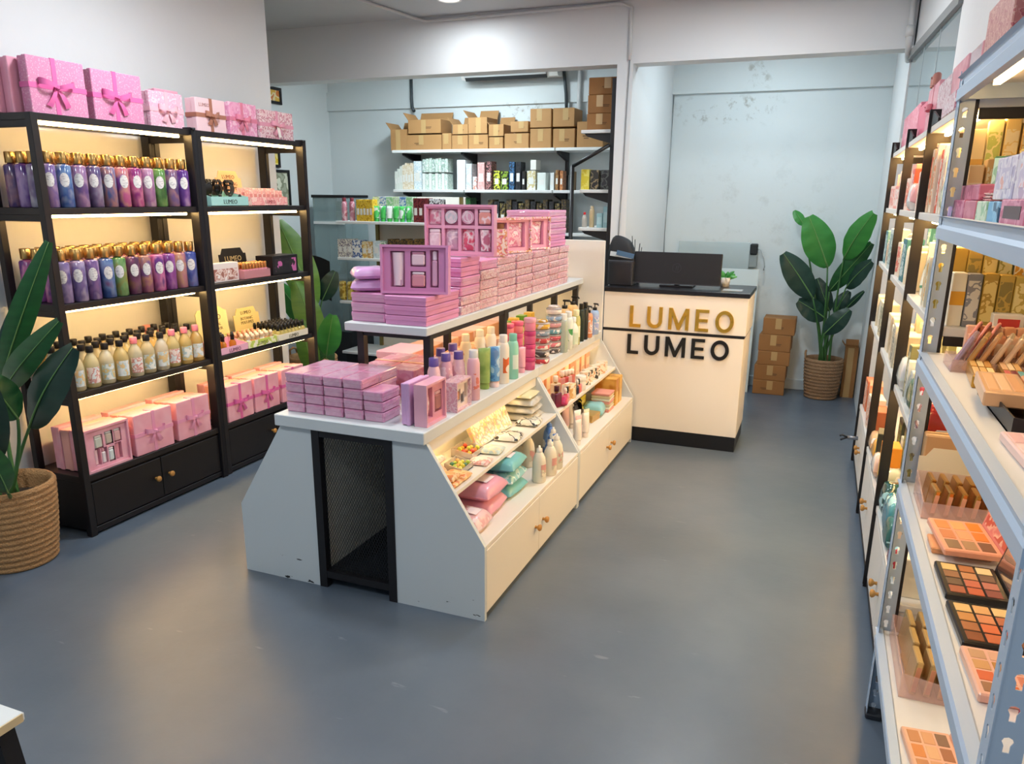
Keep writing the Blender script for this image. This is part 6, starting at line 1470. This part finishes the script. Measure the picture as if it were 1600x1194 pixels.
rtop(1408, 1430, 180, 226, PR(['#e08a9c', '#eba8b4', '#d87488'], 30, .4), 'striped pink gift box at the far end of the rack tops')
rtop(1471, 1489, 160, 178, FLORAL2, 'flat white lace box lying on the dark rack top', x=.326, t=.03)
o = thing('ribbon_roll', 'brown and pink ribbon bow standing on the gift boxes', 'ribbon', (.40, 3.98, 2.09)); link('loops', bow_mesh(.06, .05), M('#b0766a', .35), o, None, (0, 0, math.pi))
link('knot', cmx(-.015, .015, -.012, .012, -.012, .012), M('#a0665c', .35), o)
o.location = (.385, 3.90, at(1440, 160, x=.375).z+.02)
# ================================================================== steel rack goods
T1 = SZ[0]+.0003
def stop(u0, v0, u1, v1, h, m, lab, x, t, z=T1, lidm=None):
    a, b = at(u0, v0, x=x), at(u1, v1, x=x)
    return gift(lab, abs(a.y-b.y), h, t, m, None, (x+t/2, (a.y+b.y)/2, z), math.pi, bow=False, lidm=lidm)
stop(1534, 97, 1577, 56, .135, PR(['#d98a98', '#dd94a2'], 10, .4), 'large rose box with floral lid in film on the steel rack', .315, .085, lidm=PR(['#c48a80', '#d2a698', '#b4666a', '#bd8478'], 60, .4))
stop(1513, 115, 1531, 100, .095, PR(['#e0a0a6', '#e3a8ae'], 10, .2, coat=.8), 'smaller rose box in film behind the large one', .33, .07)
stop(1592, 48, 1640, 10, .10, M('#c4607a', .35), 'dark pink box cut off by the frame on the steel rack', .335, .09)
T2 = SZ[1]+.0003
def fr(u0, u1, h, cols, lab, x=.318, z=T2, d=.055, v=340, panel=None):
    a, b = at(u0, v, x=x), at(u1, v, x=x)
    return prod(lab, d, abs(a.y-b.y)-.003, h, PR(cols, 24, .35) if len(cols) > 1 else M(cols[0], .35), (x+d/2, (a.y+b.y)/2, z), math.pi, None, panel, name='small_carton', cat='carton')
fr(1479, 1485, .045, ['#9a7ab8', '#b89ad0'], 'small purple carton at the front edge by the upright')
fr(1486, 1503, .045, ['#c4708f', '#d994ab', '#b85a80'], 'small magenta patterned carton, front edge of second steel shelf')
fr(1504, 1521, .043, ['#c46a80', '#cf8094'], 'small rose carton, front edge of second steel shelf')
fr(1523, 1539, .042, ['#cfe0c8', '#9ac4a0', '#e8ece0'], 'small mint and white carton, front edge of steel shelf')
fr(1541, 1558, .042, ['#6fb0d8', '#8fc4e4', '#3f6a8a'], 'small sky blue carton, front edge of steel shelf')
fr(1561, 1600, .046, ['#d07a9a', '#e09ab4', '#c46488'], 'wide pink carton with dark square, front edge of steel shelf', panel=M('#5a4a50', .4))
fr(1489, 1527, .036, ['#c4708a', '#cf88a0', '#b45a78'], 'wide magenta carton on the second layer of steel shelf', x=.335, z=T2+.0455, v=318)
fr(1552, 1582, .085, ['#d8cfe0', '#e6e0ea', '#b8b0cc'], 'tall white and lilac carton, left of two on the second layer', x=.34, z=T2+.0465, v=300, panel=PR(['#e6b0a8', '#e3dce8', '#c8c0d8'], 30, .35))
fr(1583, 1625, .088, ['#dcd4e0', '#e8e4ec', '#c0b4cc'], 'tall white and lilac carton, right of two on the second layer', x=.34, z=T2+.0465, v=300, panel=PR(['#e8b4b0', '#e8e0ec', '#cfc4dc'], 30, .35))
for k in range(3):
    a = at(1536-3*k, 322-3*k, x=.34); pack('white and red sachet, %s of three leaning on the steel shelf' % ORD[k], .06, .10, .006, PR(['#e8dcd6', '#d9808a', '#efe8e4'], 20, .3), (.375, a.y, T2+.0435+.0068*k), .1*k, name='sachet', cat='sachet')
g = prod('green gift box with paler side leaning back on steel shelf', .10, .12, .15, PR(['#4a7a42', '#5f8f50', '#3a6638'], 16, .35), (.455, 2.30, T2), math.radians(-140), None, PR(['#a8d0b4', '#8fc0a0', '#bfe0c8'], 12, .3), name='green_gift_box', cat='gift box', pz=(0.02, .98), py=.96)
prod('purple glossy box beside the green box', .07, .10, .17, PR(['#9a3a7a', '#a84a86', '#7a2a64'], 12, .2, coat=.7, interp='LINEAR'), (.47, 2.13, T2), math.radians(-120), None, PR(['#d090b8', '#9a3a7a', '#e0b8d0'], 20, .3))
for k in range(2):
    tubeb('%s yellow pouch behind the green box' % ['left', 'right'][k], (.56, 2.33-.13*k, T2), M('#e6d48a', .35), M('#d9c470', .4), math.radians(-100), .18+.03*k, .042, name='yellow_pouch')
# third steel shelf
T3 = SZ[2]+.0003
CLR = M('#eec8c0', .08, alpha=.30, coat=.5)
def palette(label, A, B, C, pans, m, z, th=.016, nr=3, nc=3, lid=None, lidm=None, gap=.16, margin=.07):
    """make-up palette lying flat: A far left, B far right, C near left corner"""
    A, B, C = Vector((A.x, A.y, 0)), Vector((B.x, B.y, 0)), Vector((C.x, C.y, 0))
    ex = B-A; w = ex.length; ang = max(-.08, min(.10, math.atan2(ex.y, ex.x))); d = (C-A).length
    o = thing('makeup_palette', label, 'palette', (max(A.x, .312), A.y, z), ang)
    link('case', cmx(0, w, -d, 0, 0, th, .003), m, o)
    mg = margin*min(w, d); cw = (w-2*mg)/nc; ch = (d-2*mg)/nr
    for i in range(nr):
        for j in range(nc):
            link('pan', cmx(mg+cw*j+cw*gap/2, mg+cw*(j+1)-cw*gap/2, -mg-ch*(i+1)+ch*gap/2, -mg-ch*i-ch*gap/2, th-.004, th+.0012, .001), M(pans[(i*nc+j) % len(pans)], .55), o)
    if lid:
        l = link('lid', cmx(-.0, .008, -d, 0, 0, w*.8, .002), lidm or m, o, (w, 0, th*.6), (0, .25, 0))
        link('mirror', bmx(-.0012, .0004, -d+.012, -.012, .012, w*.8-.012), M('#b9a9a0', .08, .9) if lid == 'mirror' else lid, l)
    return o
def a3(u, v): return at(u, v, z=T3)
# beige palettes on a black tray
A, B, C = a3(1520, 622), a3(1592, 632), a3(1532, 660)
tray('black tray carrying the beige powder palettes', .34, .10, .022, M('#1b1a1c', .4), (A.x+.065, (A.y+C.y)/2-.02, T3), 0, name='black_tray')
PB = ['#dba878', '#e3b48a', '#cf9868', '#e0bc98']
TZ = T3+.0235
palette('beige powder palette on the black tray by the aisle', a3(1518, 616), a3(1585, 624), a3(1530, 652), PB, M('#d9a87c', .35, coat=.4), TZ, .03, 1, 3, margin=.1)
palette('peach powder palette on the black tray at the right', a3(1588, 624), a3(1640, 630), a3(1602, 656), ['#d99a72', '#e3b08a'], M('#d39a70', .35, coat=.4), TZ, .03, 1, 2, margin=.1)
palette('gold eyeshadow palette near the tall compacts', a3(1506, 577), a3(1543, 582), a3(1515, 606), ['#d9a860', '#efcf90', '#c98f4a', '#e6b878'], M('#c9963f', .25, .6), T3, .03, 2, 3)
palette('gold eyeshadow palette with red and teal pans', a3(1553, 583), a3(1588, 588), a3(1563, 612), ['#e0b080', '#efd0a0', '#d9a868', '#c45a50', '#7a2f38', '#5f9a9a'], M('#c0904a', .25, .6), T3, .03, 2, 3)
palette('rosy eyeshadow palette at the frame edge', a3(1600, 589), a3(1636, 594), a3(1612, 616), ['#d98a70', '#e6b08a', '#cf7a60'], M('#b87a50', .3, .4), T3, .03, 2, 3)
palette('pale pink palette with open lid on the bare steel shelf', a3(1560, 688), a3(1622, 694), a3(1590, 752), ['#e0b4b0', '#c8a0a4', '#efd0c8', '#a88f98'], M('#e9c8c0', .35), T3, .018, 3, 2, lid=M('#e6c4be', .3), lidm=M('#ecccc4', .35))
# leaning compacts in a clear rack
tray('clear pink rimmed tray holding leaning compacts', .13, .26, .020, CLR, (.46, 2.20, T3), 0, name='clear_tray')
CP = ['#a08a9c', '#c9985a', '#d0a070', '#dcc4a8', '#e6d0b4', '#d8b890', '#c8a880', '#e0c8a8', '#d4b48c']
for k in range(9):
    o = thing('compact', 'upright compact leaning in the clear tray, %s from the aisle' % ORD[k], 'compact', (.345+.026*k, 2.20-.004*(k % 2), T3+.005), 0, rot=(0, .42, -.25))
    link('case', cached('cpc', lambda: cmx(-.006, .006, -.05, .05, 0, .095, .003)), M(CP[k], .2, .35 if k else 0), o)
    link('window', cached('cpw', lambda: bmx(-.0068, -.0055, -.040, .040, .012, .084)), M('#b7a3b8' if k == 0 else '#e8d8c4', .08, coat=.8), o)
    if k == 0:
        for q in range(6): link('pan', bmx(-.0074, -.0064, -.034+.036*(q % 2), -.006+.036*(q % 2), .016+.022*(q//2), .034+.022*(q//2)), M(['#8f8396', '#a89cac', '#6f6070', '#948898', '#b4a8b4', '#857888'][q], .5), o)
for k in range(3):
    o = thing('powder_compact', 'round rose powder compact, %s of three beside the upright' % ORD[k], 'compact', (.375+.020*k, 2.315-.006*k, T3+.009), 0, rot=(0, .35, -.3))
    link('case', cached('pwc', lambda: MB().grid(lambda u, v: (.010*math.sin(math.pi*v)-.005, .05*(math.sin(math.pi*v)**.3)*math.cos(2*math.pi*u)*(.2+.8*(1 if .15 < v < .85 else 0)), .05+.05*math.sin(2*math.pi*u)*(.2+.8*(1 if .15 < v < .85 else 0))), 18, 6).mesh(fix=False)), M(['#dca09a', '#c98f94', '#d9a8a0'][k], .2, coat=.6), o)
    link('rim', cached('pwr', lambda: MB().tube([(0, .052*math.cos(q*math.pi/9), .05+.052*math.sin(q*math.pi/9)) for q in range(19)], .004, 5).mesh()), M('#e08f80', .3), o)
for r in range(2):
    for k in range(8):
        prod('peach lipstick carton, %s in the %s row behind the compacts' % (ORD[k], ['front', 'rear'][r]), .026, .026, .075+.016*r, ORB[(k+r) % 4], (.395+.029*k, 2.29+.045*r, T3), math.radians(-90), None, M('#f0d8c0', .4), name='lipstick_carton', cat='carton')
# fourth steel shelf
T4 = SZ[3]+.0003
def a4(u, v): return at(u, v, z=T4)
GC = M('#c99548', .22, .85)
tray('clear pink tray of gold compacts on the fourth steel shelf', .22, .19, .045, CLR, (.425, 2.215, T4), math.radians(-90), name='clear_tray')
card('cream backing card behind the gold compacts', .20, .13, M('#e6dcc0', .5), (.42, 2.335, T4), math.radians(-90), 1, (), None, .1)
carton('open tan carton standing behind the cream card', .20, .05, .165, (.43, 2.372, T4), 0, M('#c49a6c', .6), False, print_=False)
for r in range(2):
    for k in range(6):
        o = thing('gold_compact', 'gold compact standing on edge, %s in the %s row' % (ORD[k], ['near', 'far'][r]), 'compact', (.338+.031*k, 2.165+.09*r, T4+.005), 0, rot=(0, .12, .06))
        link('case', cached('gcc', lambda: cmx(-.007, .007, -.034, .034, 0, .072, .003)), GC, o)
        link('label', cached('gcl', lambda: bmx(-.005, .005, -.0350, -.0338, .010, .060)), M('#d9a080', .4), o)
palette('peach nine pan palette with open floral lid', a4(1446, 828), a4(1530, 838), a4(1458, 878), ['#d98a4a', '#e6a868', '#e0801e', '#cf8050', '#dca070', '#d97a2a', '#8a6a4a', '#a8805a', '#7a5038'], M('#e6a080', .35), T4+.019, .016, 3, 3, lid=PR(['#d98078', '#e09a8a', '#e8b8a0', '#c85a4a'], 26, .4), lidm=M('#dc8a80', .4))
pack('peach palette box lying under the open palette', .13, .085, .018, M('#dc9a6a', .4), ((a4(1446, 828).x+a4(1530, 838).x)/2, (a4(1446, 828).y+a4(1458, 878).y)/2-.008, T4), 0, name='palette_box', cat='box')
DP = ['#e6c078', '#b06a38', '#e6c890', '#9a6a44', '#c88a58', '#7a5a44', '#6a5038', '#c4684a', '#b8705a', '#a85a3a', '#c8603a', '#8a4a3c']
palette('black twelve pan eyeshadow palette, upper of two', a4(1452, 884), a4(1545, 898), a4(1470, 936), DP, M('#171516', .3), T4, .016, 4, 3, lid='mirror', lidm=M('#1c1a1b', .3), gap=.14)
palette('black twelve pan eyeshadow palette, lower of two', a4(1470, 946), a4(1572, 962), a4(1492, 1012), ['#e6bc78', '#e0a868', '#e6c080', '#c98a48', '#d98a58', '#b86a44', '#a8683a', '#d9703f', '#a8482e', '#8a4a22', '#c8683a', '#7a4a30'], M('#171516', .3), T4, .016, 4, 3, lid='mirror', lidm=M('#1c1a1b', .3), gap=.14)
palette('peach pink palette with tan and orange pans', a4(1486, 1018), a4(1590, 1036), a4(1506, 1094), ['#c89a70', '#d9a888', '#d9a070', '#cf9a60', '#b8803a', '#e0b090', '#d9683a', '#e6b094', '#cf8060', '#a0704a', '#d9703a', '#c88a60'], M('#e9b49a', .35, coat=.4), T4, .018, 4, 3, lid=PR(['#e0a090', '#efc8b4'], 20, .4), lidm=M('#e6ac94', .35))
o = prod('magenta flower box leaning at the end of fourth shelf', .05, .08, .10, PR(['#c43a64', '#e08aa4', '#a82a50'], 26, .2, coat=.7), (.40, 1.26, T4), math.radians(150), None, PR(['#efb0c0', '#d0507a', '#e8d0d8'], 40, .2, coat=.7), name='flower_box')
# lowest steel shelf
T5 = SZ[4]+.0003
tray('clear tray of pale gold compacts on the lowest steel shelf', .33, .20, .045, CLR, (.42, 2.22, T5), 0, name='clear_tray')
for r in range(3):
    for k in range(5):
        o = thing('gold_compact', 'pale gold compact on edge, %s in the %s row, lowest shelf' % (ORD[k], ['near', 'middle', 'far'][r]), 'compact', (.352+.034*k, 2.115+.105*r, T5+.005), 0, rot=(0, .10, .05))
        link('case', cached('gcd', lambda: cmx(-.009, .009, -.045, .045, 0, .10, .003)), M('#cfae74', .25, .6), o)
        link('label', cached('gce', lambda: bmx(-.006, .006, -.0460, -.0448, .010, .085)), M('#c88a68', .4), o)
def a5(u, v): return at(u, v, z=T5+.02)
palette('peach palette with golden leaf print on the lowest steel shelf', a5(1402, 1132), a5(1476, 1142), a5(1410, 1205), ['#c98a58', '#d9a070', '#8a6a50', '#d98a4a', '#e0b080', '#a8704a'], M('#e3b090', .35), T5, .02, 3, 3, lid=PR(['#e3b0a0', '#d9504a', '#efd0c0'], 16, .4), lidm=M('#e6b8a0', .35))
